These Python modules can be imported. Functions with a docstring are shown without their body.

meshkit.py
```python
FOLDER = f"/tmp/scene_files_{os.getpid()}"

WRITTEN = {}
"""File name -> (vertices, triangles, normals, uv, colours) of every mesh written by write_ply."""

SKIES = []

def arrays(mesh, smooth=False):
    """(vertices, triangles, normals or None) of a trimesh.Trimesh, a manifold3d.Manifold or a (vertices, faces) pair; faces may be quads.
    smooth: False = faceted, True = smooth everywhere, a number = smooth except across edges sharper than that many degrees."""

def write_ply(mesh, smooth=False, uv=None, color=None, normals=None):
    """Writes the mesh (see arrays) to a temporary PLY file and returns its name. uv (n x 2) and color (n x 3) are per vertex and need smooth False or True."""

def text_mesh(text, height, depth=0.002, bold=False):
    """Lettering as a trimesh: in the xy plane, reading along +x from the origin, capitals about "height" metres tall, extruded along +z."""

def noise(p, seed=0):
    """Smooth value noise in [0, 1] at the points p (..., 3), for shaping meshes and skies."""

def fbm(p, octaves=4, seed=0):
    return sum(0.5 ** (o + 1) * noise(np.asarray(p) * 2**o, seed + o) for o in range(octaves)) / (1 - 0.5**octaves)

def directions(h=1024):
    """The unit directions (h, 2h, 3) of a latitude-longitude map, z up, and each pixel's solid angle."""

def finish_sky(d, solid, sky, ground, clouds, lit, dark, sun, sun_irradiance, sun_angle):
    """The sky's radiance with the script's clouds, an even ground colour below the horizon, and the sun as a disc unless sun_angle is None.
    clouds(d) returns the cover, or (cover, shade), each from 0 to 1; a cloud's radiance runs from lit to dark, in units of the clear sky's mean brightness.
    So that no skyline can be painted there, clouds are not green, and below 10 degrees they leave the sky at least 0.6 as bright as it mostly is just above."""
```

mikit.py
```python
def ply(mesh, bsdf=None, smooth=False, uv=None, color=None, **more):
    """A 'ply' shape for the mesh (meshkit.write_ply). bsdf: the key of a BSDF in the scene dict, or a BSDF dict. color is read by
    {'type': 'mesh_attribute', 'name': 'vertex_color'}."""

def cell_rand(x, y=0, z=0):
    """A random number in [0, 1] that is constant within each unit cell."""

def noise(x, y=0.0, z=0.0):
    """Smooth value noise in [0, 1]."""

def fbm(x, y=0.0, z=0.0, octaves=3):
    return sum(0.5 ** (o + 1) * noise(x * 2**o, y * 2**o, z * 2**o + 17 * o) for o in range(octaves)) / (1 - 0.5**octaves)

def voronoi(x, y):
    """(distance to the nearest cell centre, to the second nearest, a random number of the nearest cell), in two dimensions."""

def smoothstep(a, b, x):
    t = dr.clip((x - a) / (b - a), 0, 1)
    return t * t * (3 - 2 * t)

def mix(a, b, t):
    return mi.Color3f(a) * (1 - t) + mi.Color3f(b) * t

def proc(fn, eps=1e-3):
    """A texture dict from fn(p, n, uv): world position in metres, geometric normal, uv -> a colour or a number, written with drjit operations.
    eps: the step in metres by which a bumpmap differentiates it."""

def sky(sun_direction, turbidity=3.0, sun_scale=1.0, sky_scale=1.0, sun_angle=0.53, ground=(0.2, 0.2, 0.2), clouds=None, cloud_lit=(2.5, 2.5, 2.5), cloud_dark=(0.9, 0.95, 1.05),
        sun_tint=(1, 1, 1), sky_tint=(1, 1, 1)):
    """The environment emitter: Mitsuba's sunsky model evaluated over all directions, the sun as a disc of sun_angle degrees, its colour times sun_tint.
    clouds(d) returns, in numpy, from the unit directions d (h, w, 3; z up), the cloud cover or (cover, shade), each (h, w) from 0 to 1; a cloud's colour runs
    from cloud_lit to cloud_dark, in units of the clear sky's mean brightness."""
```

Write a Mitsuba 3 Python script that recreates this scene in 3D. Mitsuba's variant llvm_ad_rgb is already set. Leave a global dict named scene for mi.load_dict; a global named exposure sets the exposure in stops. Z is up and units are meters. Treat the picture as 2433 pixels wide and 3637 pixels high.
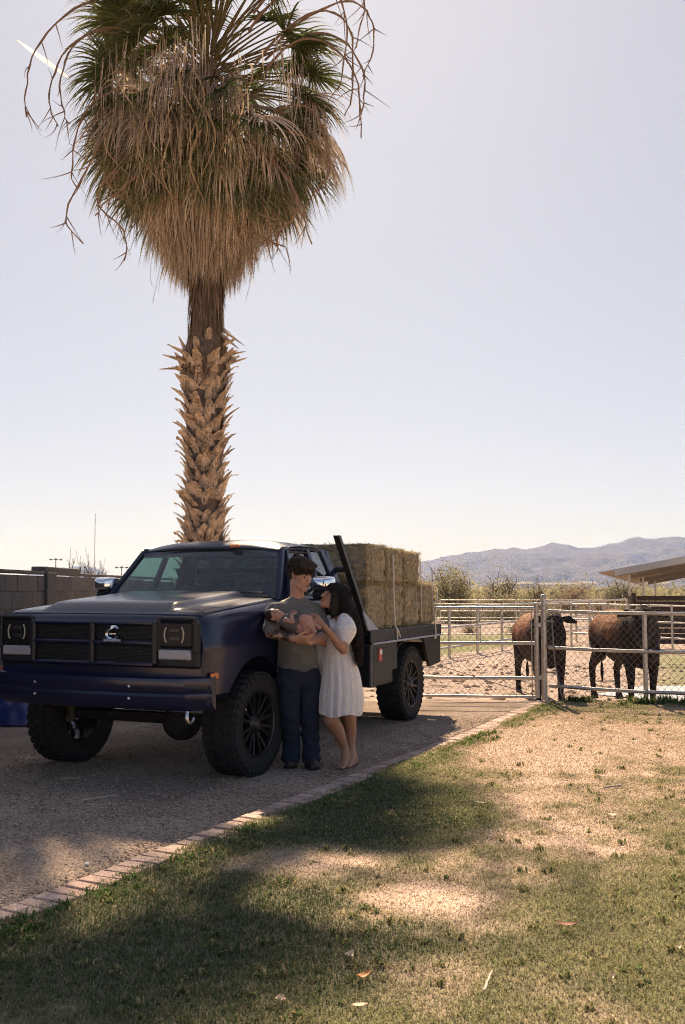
import math, random
import numpy as np, trimesh, mitsuba as mi, mikit, meshkit
import drjit as dr
import manifold3d as m3
from mikit import proc, noise as tnoise, fbm as tfbm, voronoi as tvor, smoothstep as tss, mix as tmix, cell_rand

T = mi.ScalarTransform4f
RNG = np.random.default_rng(7)
scene, labels = {}, {}

# ------------------------------------------------------------------ camera, sky, exposure
EYE = 1.5
PITCH = math.radians(4.326)
scene['camera'] = {'type': 'thinlens', 'fov': 37.84, 'fov_axis': 'x', 'near_clip': 0.05, 'far_clip': 30000.0,
                   'aperture_radius': 0.0028, 'focus_distance': 9.0,
                   'to_world': T().look_at(origin=[0, 0, EYE], target=[0, math.cos(PITCH), EYE + math.sin(PITCH)], up=[0, 0, 1])}
SUN_EL, SUN_AZ = math.radians(43.0), math.radians(-3.2)
SUN = [math.sin(SUN_AZ) * math.cos(SUN_EL), math.cos(SUN_AZ) * math.cos(SUN_EL), math.sin(SUN_EL)]
def veil(d):
    # high haze added to whiten the sky, thinned off the sun to deepen shade
    c = np.clip((d @ np.array(SUN) - 0.35) / 0.60, 0, 1); n = meshkit.fbm(np.stack([d[..., 0] / (d[..., 2] + 0.35) * 1.3, d[..., 1] / (d[..., 2] + 0.35) * 0.7, d[..., 2] * 0], -1), 3, 2)
    return 0.04 + 0.46 * c * c * (3 - 2 * c) + 0.06 * (n - 0.5)
scene['sky'] = mikit.sky(SUN, clouds=veil, cloud_lit=(2.35, 2.2, 2.28), turbidity=3.4, sun_scale=1.0, sky_scale=0.40, sun_tint=(1.0, 0.955, 0.92), sky_tint=(1.10, 0.96, 0.925), ground=(0.3, 0.24, 0.18))
exposure = 3.1

# ------------------------------------------------------------------ materials
def two(b): return {'type': 'twosided', 'bsdf': b}
def rgb(c): return {'type': 'rgb', 'value': list(map(float, c))}
def pr(c, rough=0.6, metallic=0.0, **k):
    d = {'type': 'principled', 'base_color': rgb(c) if isinstance(c, (tuple, list)) else c, 'roughness': rough, 'metallic': metallic}
    d.update(k); return two(d)
def bump(b, fn, scale, eps=1e-3):
    inner = b['bsdf'] if b['type'] == 'twosided' else b
    return two({'type': 'bumpmap', 'tex': proc(fn, eps), 'scale': float(scale), 'bsdf': inner})
def speckle(c, f, amp):
    c = mi.Color3f(*c)
    return proc(lambda p, n, uv, c=c, f=f, amp=amp: c * (1 - amp + 2 * amp * tfbm(p.x * f, p.y * f, p.z * f, 3)))
VC = {'type': 'mesh_attribute', 'name': 'vertex_color'}
def mat(name, b): scene['mat_' + name] = b
mat('paint', pr(speckle((0.007, 0.010, 0.036), 40, 0.10), 0.22, clearcoat=0.8, clearcoat_gloss=0.98, specular=0.4))
mat('black_paint', pr(speckle((0.013, 0.013, 0.015), 60, 0.25), 0.42, specular=0.5))
mat('black_plastic', pr((0.012, 0.012, 0.013), 0.55))
mat('under', pr(speckle((0.02, 0.018, 0.017), 25, 0.4), 0.8))
mat('rubber', pr(speckle((0.018, 0.017, 0.017), 30, 0.3), 0.85))
mat('interior', pr((0.03, 0.03, 0.032), 0.8))
mat('seat_cloth', pr((0.05, 0.05, 0.055), 0.9))
mat('chrome', pr((0.82, 0.84, 0.87), 0.08, 1.0))
mat('alloy', pr((0.010, 0.010, 0.011), 0.35, clearcoat=0.5))
mat('rim_line', pr((0.05, 0.05, 0.05), 0.3, 0.5))
mat('paint_roof', pr(speckle((0.022, 0.027, 0.055), 40, 0.15), 0.35, clearcoat=1.0, clearcoat_gloss=0.9, specular=0.6))  # reflected sky put into the colour: lighter than the body paint
mat('bright_metal', pr((0.62, 0.6, 0.57), 0.3, 1.0))
mat('galv', pr(speckle((0.42, 0.40, 0.38), 35, 0.35), 0.42, 0.75))
mat('wire', pr((0.20, 0.19, 0.18), 0.5, 0.5))
mat('lens', pr((0.33, 0.33, 0.35), 0.3, clearcoat=0.5))
mat('lens_dark', pr((0.012, 0.012, 0.013), 0.35, specular=0.3))
mat('drl', pr((0.42, 0.38, 0.28), 0.4))
mat('amber', pr((0.65, 0.19, 0.03), 0.3, clearcoat=0.8))
mat('red_lens', pr((0.5, 0.06, 0.04), 0.3, clearcoat=0.8))
mat('white_plastic', pr((0.7, 0.69, 0.66), 0.5))
mat('dull_silver', pr(speckle((0.30, 0.33, 0.38), 30, 0.25), 0.45, 0.3))
mat('glass', {'type': 'thindielectric', 'int_ior': 1.5, 'specular_transmittance': rgb((0.46, 0.52, 0.52))})
mat('glass_tint', {'type': 'thindielectric', 'int_ior': 1.5, 'specular_transmittance': rgb((0.20, 0.40, 0.36))})
mat('mirror_glass', pr((0.7, 0.72, 0.75), 0.03, 1.0))
mat('rope', pr(speckle((0.62, 0.58, 0.5), 120, 0.2), 0.9))
mat('twine', pr((0.5, 0.44, 0.33), 0.9))
mat('tarp', pr(speckle((0.014, 0.03, 0.15), 8, 0.3), 0.4))
def hay_col(p, n, uv):
    a = tfbm(p.x * 9, p.y * 9, p.z * 22, 4); b = tnoise(p.x * 95, p.y * 95, p.z * 30); c = tnoise(p.x * 40 + 9, p.y * 40, p.z * 140)
    t = tss(0.15, 0.85, 0.4 * a + 0.3 * b + 0.3 * c)
    return tmix(tmix((0.12, 0.098, 0.060), (0.43, 0.355, 0.225), t), (0.60, 0.52, 0.35), tss(0.72, 0.9, c) * 0.5)
mat('hay', bump(pr(proc(hay_col), 0.95), lambda p, n, uv: tnoise(p.x * 120, p.y * 120, p.z * 60) + 0.7 * tnoise(p.x * 50, p.y * 50, p.z * 170) + 1.5 * tfbm(p.x * 14, p.y * 14, p.z * 14, 3), 0.012, 2e-3))
def thin(c, rough=0.6, dt=0.9): return {'type': 'principledthin', 'base_color': rgb(c) if isinstance(c, (tuple, list)) else c, 'roughness': rough, 'diff_trans': dt, 'spec_trans': 0.0}
mat('straw', thin(VC, 0.7, 0.7))
mat('grass', thin(VC, 0.55, 0.8))
mat('leaf', thin(VC, 0.45, 0.6))
mat('dead_leaf', thin(VC, 0.7, 0.8))
mat('vc', pr(VC, 0.9))
def boot_col(p, n, uv):
    a = tfbm(p.x * 7, p.y * 7, p.z * 5, 3); b = tnoise(p.x * 60, p.y * 60, p.z * 9)
    return tmix((0.12, 0.088, 0.06), (0.56, 0.43, 0.31), tss(0.25, 0.75, 0.55 * a + 0.45 * b))
mat('boot', bump(pr(proc(boot_col), 0.9), lambda p, n, uv: tnoise(p.x * 70, p.y * 70, p.z * 10), 0.008, 2e-3))
mat('trunk_fibre', bump(pr(proc(lambda p, n, uv: tmix((0.06, 0.042, 0.03), (0.20, 0.145, 0.10), tfbm(p.x * 25, p.y * 25, p.z * 6, 3))), 0.95), lambda p, n, uv: tnoise(p.x * 60, p.y * 60, p.z * 12), 0.02, 2e-3))
def gravel_col(p, n, uv):
    d1, d2, r = tvor(p.x * 95, p.y * 95)
    g = tfbm(p.x * 2.2, p.y * 2.2, 0.0, 3); s = tfbm(p.x * 40, p.y * 40, 0.0, 2)
    track = tfbm(p.x * 1.1, p.y * 0.35, 4.0, 2); lane = tss(0.30, 0.05, dr.abs(dr.abs(0.902 * (p.x - 0.24) - 0.432 * (p.y - 8.47) + 1.75) - 0.85)); g = dr.clip(g - 0.35 * lane * track + 0.2 * (1 - lane) * tss(0.5, 0.8, track), 0, 1)
    base = tmix((0.15, 0.10, 0.070), (0.47, 0.355, 0.265), tss(0.1, 0.9, 0.40 * r + 0.40 * g + 0.20 * s))
    return base
mat('gravel', bump(pr(proc(gravel_col), 0.95), lambda p, n, uv: tss(0.0, 0.7, 1.0 - tvor(p.x * 95, p.y * 95)[0]) + 0.6 * tnoise(p.x * 33, p.y * 33), 0.006, 1.5e-3))
mat('soil', bump(pr(VC, 0.95), lambda p, n, uv: tfbm(p.x * 60, p.y * 60, p.z * 20, 3) + 1.2 * tfbm(p.x * 13, p.y * 13, 0.0, 2), 0.014, 2e-3))
def dirt_col(p, n, uv):
    # paddock dirt, grazed green patches, then pale desert
    f = tfbm(p.x * 0.35, p.y * 0.35, 0.0, 4); s = tfbm(p.x * 6, p.y * 6, 0.0, 3); clod = tss(0.60, 0.72, tfbm(p.x * 3.1, p.y * 5.0, 3.0, 3))
    dirt = tmix((0.36, 0.265, 0.21), (0.55, 0.42, 0.335), 0.5 * f + 0.5 * s)
    dirt = tmix(dirt, (0.11, 0.075, 0.05), clod * 0.75)
    grass = tmix((0.15, 0.165, 0.065), (0.28, 0.27, 0.12), s)
    near_green = tss(0.0, 0.8, p.y - 18.3 - 1.86 * p.x + 1.6 * (f - 0.5)) * tss(20.0, 21.0, p.y) * (1 - tss(33.0, 36.0, p.y + 3 * f))
    right_green = tss(0.0, 0.9, p.x - 0.275 * p.y + 1.5 * (f - 0.5)) * tss(15.4, 16.4, p.y + f) * (1 - tss(24.0, 27.0, p.y)) * 0.85
    g = dr.maximum(near_green, right_green) * tss(0.25, 0.55, s + 0.25)
    far = tmix((0.34, 0.25, 0.18), (0.17, 0.15, 0.08), tss(0.45, 0.6, tfbm(p.x * 0.03, p.y * 0.012, 5.0, 4)))
    c = tmix(dirt, grass, g)
    return tmix(c, far, tss(55.0, 90.0, p.y))
mat('dirt', bump(pr(proc(dirt_col), 0.95), lambda p, n, uv: tfbm(p.x * 9, p.y * 9, 0.0, 4) + 0.4 * tnoise(p.x * 45, p.y * 45), 0.05, 4e-3))
def brick_mat(c): return bump(pr(speckle(c, 45, 0.35), 0.9), lambda p, n, uv: tfbm(p.x * 90, p.y * 90, p.z * 90, 2), 0.003, 1.5e-3)
BRICKS = [(0.36, 0.245, 0.20), (0.42, 0.305, 0.245), (0.31, 0.215, 0.175), (0.39, 0.275, 0.225)]
for i, c in enumerate(BRICKS): mat(f'brick_{i}', brick_mat(c))
WALLC = [(0.105, 0.092, 0.082), (0.12, 0.105, 0.092), (0.095, 0.083, 0.075)]
for i, c in enumerate(WALLC): mat(f'block_{i}', brick_mat(c))
mat('mortar', pr((0.15, 0.14, 0.13), 0.95))
def rock_col(p, n, uv):
    a = tfbm(p.x * 0.004, p.y * 0.004, p.z * 0.006, 5); b = tfbm(p.x * 0.06, p.y * 0.03, p.z * 0.08, 2)
    scrub = tss(0.40, 0.60, 0.5 * a + 0.5 * b)
    return tmix((0.040, 0.031, 0.028), (0.009, 0.009, 0.009), scrub)
mat('rock', pr(proc(rock_col), 0.95))
mat('water', bump(pr(speckle((0.44, 0.44, 0.45), 2.5, 0.18), 0.22, specular=0.9), lambda p, n, uv: tfbm(p.x * 5, p.y * 16, 0.0, 3), 0.01, 2e-3))
mat('wood_dark', bump(pr(speckle((0.05, 0.03, 0.022), 12, 0.5), 0.85), lambda p, n, uv: tnoise(p.x * 40, p.y * 40, p.z * 40), 0.004))
mat('roof_metal', pr(speckle((0.36, 0.36, 0.35), 1.5, 0.3), 0.45, 0.6))
mat('roof_under', pr(speckle((0.19, 0.168, 0.14), 1.5, 0.3), 0.8))
mat('bark', bump(pr(speckle((0.09, 0.065, 0.045), 20, 0.4), 0.95), lambda p, n, uv: tnoise(p.x * 40, p.y * 40, p.z * 15), 0.01))
mat('pale_house', pr(speckle((0.6, 0.5, 0.42), 0.3, 0.2), 0.9))
mat('lamp_metal', pr((0.10, 0.10, 0.10), 0.6))
mat('skin', pr(speckle((0.42, 0.235, 0.165), 30, 0.12), 0.5))
mat('skin_vc', pr(VC, 0.55))
mat('skin_tan', pr(speckle((0.36, 0.185, 0.115), 30, 0.12), 0.5))
mat('skin_baby', pr(speckle((0.40, 0.225, 0.165), 40, 0.08), 0.5))
mat('lip', pr((0.34, 0.13, 0.11), 0.5))
mat('eye', pr((0.035, 0.022, 0.016), 0.2))
def hairm(c): return bump(pr(speckle(c, 50, 0.35), 0.65, specular=0.25), lambda p, n, uv: tnoise(p.x * 150, p.y * 150, p.z * 25), 0.004)
mat('hair', hairm((0.03, 0.019, 0.013))); mat('hair_dark', hairm((0.014, 0.010, 0.009)))
def clothm(c, f=140, s=0.002): return bump(pr(speckle(c, 60, 0.22), 0.95), lambda p, n, uv: tnoise(p.x * f, p.y * f, p.z * f) + 5 * tfbm(p.x * 12, p.y * 12, p.z * 7, 3), s)
mat('shirt', clothm((0.135, 0.132, 0.122))); mat('jeans', clothm((0.016, 0.022, 0.040), 200)); mat('dress', clothm((0.72, 0.68, 0.65), 110, 0.003))
mat('baby_cloth', clothm((0.42, 0.23, 0.18))); mat('baby_grey', clothm((0.12, 0.105, 0.10))); mat('boots', pr(speckle((0.055, 0.035, 0.025), 25, 0.3), 0.6))
def cow_col(p, n, uv):
    s = tnoise(p.x * 60, p.y * 60, p.z * 18); f = tfbm(p.x * 4, p.y * 4, p.z * 3, 3)
    up = tss(0.60, 1.02, p.z + 0.5 * (f - 0.5) + 0.12 * (s - 0.5)) * tss(-0.25, 0.75, n.z + 0.5 * f)
    return tmix((0.014, 0.011, 0.010), tmix((0.10, 0.045, 0.022), (0.24, 0.115, 0.055), s), up)
def furm(c): return bump(pr(c, 0.8, specular=0.2), lambda p, n, uv: tnoise(p.x * 90, p.y * 90, p.z * 30) + 1.5 * tfbm(p.x * 12, p.y * 12, p.z * 8, 2), 0.008)
mat('cow_black', furm(speckle((0.013, 0.010, 0.010), 25, 0.3)))
mat('cow_coat', furm(VC))
mat('contrail', {'type': 'principledthin', 'base_color': rgb((0.95, 0.95, 0.95)), 'roughness': 1.0, 'diff_trans': 1.6, 'spec_trans': 0.0})

# ------------------------------------------------------------------ helpers
def numbered(key):
    if key not in scene and key not in labels and not any(k.startswith(key + '__') for k in scene): return key
    i = 1
    while f'{key}_{i:03d}' in scene or f'{key}_{i:03d}' in labels: i += 1
    return f'{key}_{i:03d}'
_cnt = {}
def fresh(key):
    c = _cnt.get(key, 0); _cnt[key] = c + 1
    return key if c == 0 else f'{key}_{c:03d}'
def thing(name, label, cat, group=None):
    k = fresh(name); labels[k] = {'label': label, 'category': cat}
    if group: labels[k]['group'] = group
    return k
def put(name, mesh, m, parent=None, smooth=False, color=None, to_world=None, label=None, kind=None):
    k = fresh((parent + '__' if parent else '') + name)
    d = mikit.ply(mesh, 'mat_' + m, smooth=smooth, color=color) if not (isinstance(mesh, dict)) else dict(mesh)
    if to_world is not None: d['to_world'] = to_world
    scene[k] = d
    e = {}
    if label: e['label'] = label
    if kind: e['kind'] = kind
    if e: labels.setdefault(k, {}).update(e)
    return k
def single(name, mesh, m, label, cat, group=None, **kw):
    k = put(name, mesh, m, **kw); labels.setdefault(k, {}).update({'label': label, 'category': cat})
    if group: labels[k]['group'] = group
    return k
def struct(name, mesh, m, smooth=False, color=None, label=None):
    k = put(name, mesh, m, smooth=smooth, color=color); labels[k] = {'kind': 'structure'}
    if label: labels[k]['label'] = label
    return k

def merge(parts):
    vs, fs, o = [], [], 0
    for v, f in parts:
        v = np.asarray(v, float); f = np.asarray(f, int)
        if f.shape[1] == 4: f = np.vstack([f[:, [0, 1, 2]], f[:, [0, 2, 3]]])
        vs.append(v); fs.append(f + o); o += len(v)
    return np.vstack(vs), np.vstack(fs)
def hull(pts):
    m = m3.Manifold.hull_points(np.asarray(pts, float)).to_mesh()
    return np.array(m.vert_properties[:, :3], float), np.array(m.tri_verts, int)
def cbox(s, c=(0, 0, 0), b=0.01, R=None):
    h = np.array(s, float) / 2; b = min(b, h.min() * 0.9); pts = []
    for sx in (-1, 1):
        for sy in (-1, 1):
            for sz in (-1, 1):
                g = np.array([sx, sy, sz])
                for k in range(3):
                    q = h - b; q[k] = h[k]; pts.append(g * q)
    v, f = hull(pts)
    if R is not None: v = v @ np.asarray(R).T
    return v + np.array(c, float), f
def tube(pts, rad, sides=8, cap=True):
    p = np.asarray(pts, float); n = len(p); rad = np.broadcast_to(np.asarray(rad, float), (n,))
    t = np.gradient(p, axis=0); t /= np.linalg.norm(t, axis=1, keepdims=True) + 1e-12
    ref = np.array([0, 0, 1.0]) if abs(t[0] @ [0, 0, 1]) < 0.9 else np.array([1.0, 0, 0])
    a = np.cross(t[0], ref); a /= np.linalg.norm(a); A = [a]
    for i in range(1, n):
        a = A[-1] - t[i] * (A[-1] @ t[i]); a /= np.linalg.norm(a) + 1e-12; A.append(a)
    A = np.array(A); B = np.cross(t, A); an = np.arange(sides) * 2 * np.pi / sides
    v = (p[:, None] + rad[:, None, None] * (np.cos(an)[None, :, None] * A[:, None] + np.sin(an)[None, :, None] * B[:, None])).reshape(-1, 3)
    i, j = np.meshgrid(np.arange(n - 1), np.arange(sides), indexing='ij'); j2 = (j + 1) % sides
    q = np.stack([i * sides + j, i * sides + j2, (i + 1) * sides + j2, (i + 1) * sides + j], -1).reshape(-1, 4)
    f = np.vstack([q[:, [0, 1, 2]], q[:, [0, 2, 3]]])
    if cap:
        v = np.vstack([v, p[:1], p[-1:]]); c0, c1 = len(v) - 2, len(v) - 1; s = np.arange(sides); s2 = (s + 1) % sides; o = (n - 1) * sides
        f = np.vstack([f, np.stack([s2, s, s * 0 + c0], 1), np.stack([o + s, o + s2, s * 0 + c1], 1)])
    return v, f
def loft(rings, cap=True, closed=True):
    R = np.asarray(rings, float); n, k, _ = R.shape; v = R.reshape(-1, 3)
    i, j = np.meshgrid(np.arange(n - 1), np.arange(k if closed else k - 1), indexing='ij'); j2 = (j + 1) % k
    q = np.stack([i * k + j, i * k + j2, (i + 1) * k + j2, (i + 1) * k + j], -1).reshape(-1, 4)
    f = np.vstack([q[:, [0, 1, 2]], q[:, [0, 2, 3]]])
    if cap:
        v = np.vstack([v, R[0].mean(0), R[-1].mean(0)]); c0, c1 = len(v) - 2, len(v) - 1; s = np.arange(k); s2 = (s + 1) % k; o = (n - 1) * k
        f = np.vstack([f, np.stack([s2, s, s * 0 + c0], 1), np.stack([o + s, o + s2, s * 0 + c1], 1)])
    return v, f
def mani(vf):
    v, f = vf
    t = trimesh.Trimesh(v, f, process=True); t.merge_vertices()
    if t.volume < 0: t.invert()
    return m3.Manifold(m3.Mesh(np.asarray(t.vertices, np.float32), np.asarray(t.faces, np.uint32)))
def mm(man):
    m = man.to_mesh(); return np.array(m.vert_properties[:, :3], float), np.array(m.tri_verts, int)
def lathe(prof, seg=32, axis=1):
    """profile (r, h) closed loop, turned about the axis."""
    p = np.asarray(prof, float); an = np.arange(seg) * 2 * np.pi / seg; k = len(p)
    v = np.stack([p[None, :, 0] * np.cos(an)[:, None], np.broadcast_to(p[None, :, 1], (seg, k)), p[None, :, 0] * np.sin(an)[:, None]], -1)
    if axis == 2: v = v[..., [0, 2, 1]]
    v = v.reshape(-1, 3); i, j = np.meshgrid(np.arange(seg), np.arange(k), indexing='ij'); i2, j2 = (i + 1) % seg, (j + 1) % k
    q = np.stack([i * k + j, i2 * k + j, i2 * k + j2, i * k + j2], -1).reshape(-1, 4)
    return v, np.vstack([q[:, [0, 1, 2]], q[:, [0, 2, 3]]])
def spline(pts, n):
    p = np.asarray(pts, float); t = np.linspace(0, len(p) - 1, n)
    from scipy.interpolate import CubicSpline
    return CubicSpline(np.arange(len(p)), p)(t)
def rotz(a): c, s = math.cos(a), math.sin(a); return np.array([[c, -s, 0], [s, c, 0], [0, 0, 1]])
def frame_to(d, up=(0, 0, 1)):
    """columns: side, dir, normal with dir along d"""
    d = np.asarray(d, float); d = d / np.linalg.norm(d); s = np.cross(d, up); s /= np.linalg.norm(s) + 1e-9; return np.stack([s, d, np.cross(s, d)], 1)
SPH = trimesh.creation.icosphere(subdivisions=2, radius=1.0)
def ball(c, r, sub=None):
    r = np.broadcast_to(np.asarray(r, float), (3,)); s = SPH if sub is None else trimesh.creation.icosphere(subdivisions=sub, radius=1.0)
    return np.array(s.vertices) * r + np.asarray(c, float), np.array(s.faces)
def flesh(bones, edge=0.02, smooth=12, cut=None):
    """one continuous surface from bones: (p, q, rp, rq) with radii numbers or 3-vectors"""
    u = []
    SP = np.array(trimesh.creation.icosphere(subdivisions=2).vertices)
    for b in bones:
        p, q, rp, rq = b[:4]
        pts = np.vstack([SP * np.broadcast_to(rp, (3,)) + np.asarray(p, float), SP * np.broadcast_to(rq, (3,)) + np.asarray(q, float)])
        u.append(m3.Manifold.hull_points(pts))
    man = m3.Manifold.batch_boolean(u, m3.OpType.Add)
    if cut is not None: man = man - cut
    man = man.refine_to_length(edge)
    v, f = mm(man); t = trimesh.Trimesh(v, f, process=True)
    if smooth: trimesh.smoothing.filter_taubin(t, lamb=0.5, nu=0.52, iterations=smooth)
    return np.array(t.vertices), np.array(t.faces)
def X(vf, R=None, t=(0, 0, 0), s=1.0):
    v = np.asarray(vf[0], float) * s
    if R is not None: v = v @ np.asarray(R).T
    return v + np.asarray(t, float), vf[1]
# ------------------------------------------------------------------ ground, lawn, driveway, paving edge
rs = np.random.default_rng(11)
EDGE = np.array([(-6.0, -4.5), (-3.6, 0.6), (-1.59, 4.78), (-1.39, 5.16), (-1.16, 5.64), (-0.88, 6.2), (-0.56, 6.87), (-0.16, 7.66), (0.24, 8.47), (1.24, 10.41), (1.87, 11.81), (2.60, 13.45)])
def edge_x(y): return np.interp(y, EDGE[:, 1], EDGE[:, 0])
def sst(a, b, x): t = np.clip((x - a) / (b - a), 0, 1); return t * t * (3 - 2 * t)
def n2(x, y, s, o=4, seed=0): return meshkit.fbm(np.stack([x * s, y * s, x * 0 + 3.7], -1), o, seed)
def gh(x, y):
    x, y = np.asarray(x, float), np.asarray(y, float)
    dip = sst(13.35, 14.4, y) * (0.05 + 0.13 * sst(1.5, 3.2, x - 0.2 * (y - 13.3)))
    lump = (n2(x, y, 1.3, 4, 5) - 0.5) * 0.09 * sst(13.5, 14.5, y)
    pond = 0.05 * np.exp(-(((x - 7.1) / 3.4) ** 2 + ((y - 16.2) / 2.3) ** 2) ** 2)
    base = np.where((y < 13.3) & (y > -7), -0.03, -0.004)
    return base - dip + lump * (1 - np.minimum(1, pond * 25)) - pond
gx = np.concatenate([-np.geomspace(12, 8500, 36)[::-1], np.linspace(-11.8, 16, 190), np.geomspace(16.4, 8500, 36)])
gy = np.concatenate([-np.geomspace(8, 800, 10)[::-1], np.linspace(-7, 13, 30), np.linspace(13.1, 34, 170), np.geomspace(34.3, 8200, 60)])
GX, GY = np.meshgrid(gx, gy, indexing='ij'); nx_, ny_ = GX.shape
def gridf(nx, ny):
    i, j = np.meshgrid(np.arange(nx - 1), np.arange(ny - 1), indexing='ij')
    q = np.stack([i * ny + j, (i + 1) * ny + j, (i + 1) * ny + j + 1, i * ny + j + 1], -1).reshape(-1, 4)
    return np.vstack([q[:, [0, 1, 2]], q[:, [0, 2, 3]]])
struct('ground', (np.stack([GX, GY, gh(GX, GY)], -1).reshape(-1, 3), gridf(nx_, ny_)), 'dirt', smooth=True)

# how green the lawn is at a point, 0 = dry straw and bare soil
def bl(x, y, cx, cy, rx, ry): return np.exp(-((x - cx) / rx) ** 2 - ((y - cy) / ry) ** 2)
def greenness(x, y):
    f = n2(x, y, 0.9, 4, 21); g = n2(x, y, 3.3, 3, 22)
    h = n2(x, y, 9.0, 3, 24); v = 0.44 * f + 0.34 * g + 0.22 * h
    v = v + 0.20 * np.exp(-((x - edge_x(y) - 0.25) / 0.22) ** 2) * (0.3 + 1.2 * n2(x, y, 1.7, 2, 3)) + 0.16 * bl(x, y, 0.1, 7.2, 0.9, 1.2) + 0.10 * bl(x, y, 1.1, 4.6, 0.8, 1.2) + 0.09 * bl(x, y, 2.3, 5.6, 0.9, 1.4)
    v = v + 0.30 * bl(x, y, -0.75, 4.2, 0.9, 1.1) + 0.16 * bl(x, y, 0.25, 6.6, 0.7, 0.8) + 0.08 * bl(x, y, 1.9, 4.3, 1.0, 1.3) - 0.24 * bl(x, y, 1.75, 9.6, 0.75, 2.0) - 0.22 * bl(x, y, 0.42, 4.95, 0.30, 0.28) - 0.16 * bl(x, y, 1.35, 6.4, 0.5, 0.9) - 0.16 * bl(x, y, -0.05, 5.6, 0.35, 0.25) - 0.08 * bl(x, y, 3.0, 9.0, 1.5, 2.5) - 0.1 * bl(x, y, 0.3, 3.9, 0.5, 0.3)  # left bumps green the lawn darker, palm shade put into its colour
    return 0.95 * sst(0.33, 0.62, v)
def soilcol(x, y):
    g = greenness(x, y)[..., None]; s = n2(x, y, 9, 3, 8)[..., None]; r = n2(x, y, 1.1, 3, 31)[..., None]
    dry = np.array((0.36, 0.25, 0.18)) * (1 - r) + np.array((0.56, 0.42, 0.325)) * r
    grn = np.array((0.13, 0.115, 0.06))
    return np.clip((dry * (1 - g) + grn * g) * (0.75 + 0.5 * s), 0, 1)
ys = np.concatenate([np.linspace(-6, 3, 40), np.arange(3.05, 13.42, 0.05)]); us = np.concatenate([np.arange(0, 5.0, 0.06), np.geomspace(5.05, 15, 20)])
U, Y = np.meshgrid(us, ys, indexing='ij'); Xl = edge_x(Y) + 0.16 + U
Z = 0.004 + (n2(Xl, Y, 2.2, 3, 9) - 0.5) * 0.03 * sst(0.0, 0.4, U) - 0.05 * sst(13.15, 13.42, Y)
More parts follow.
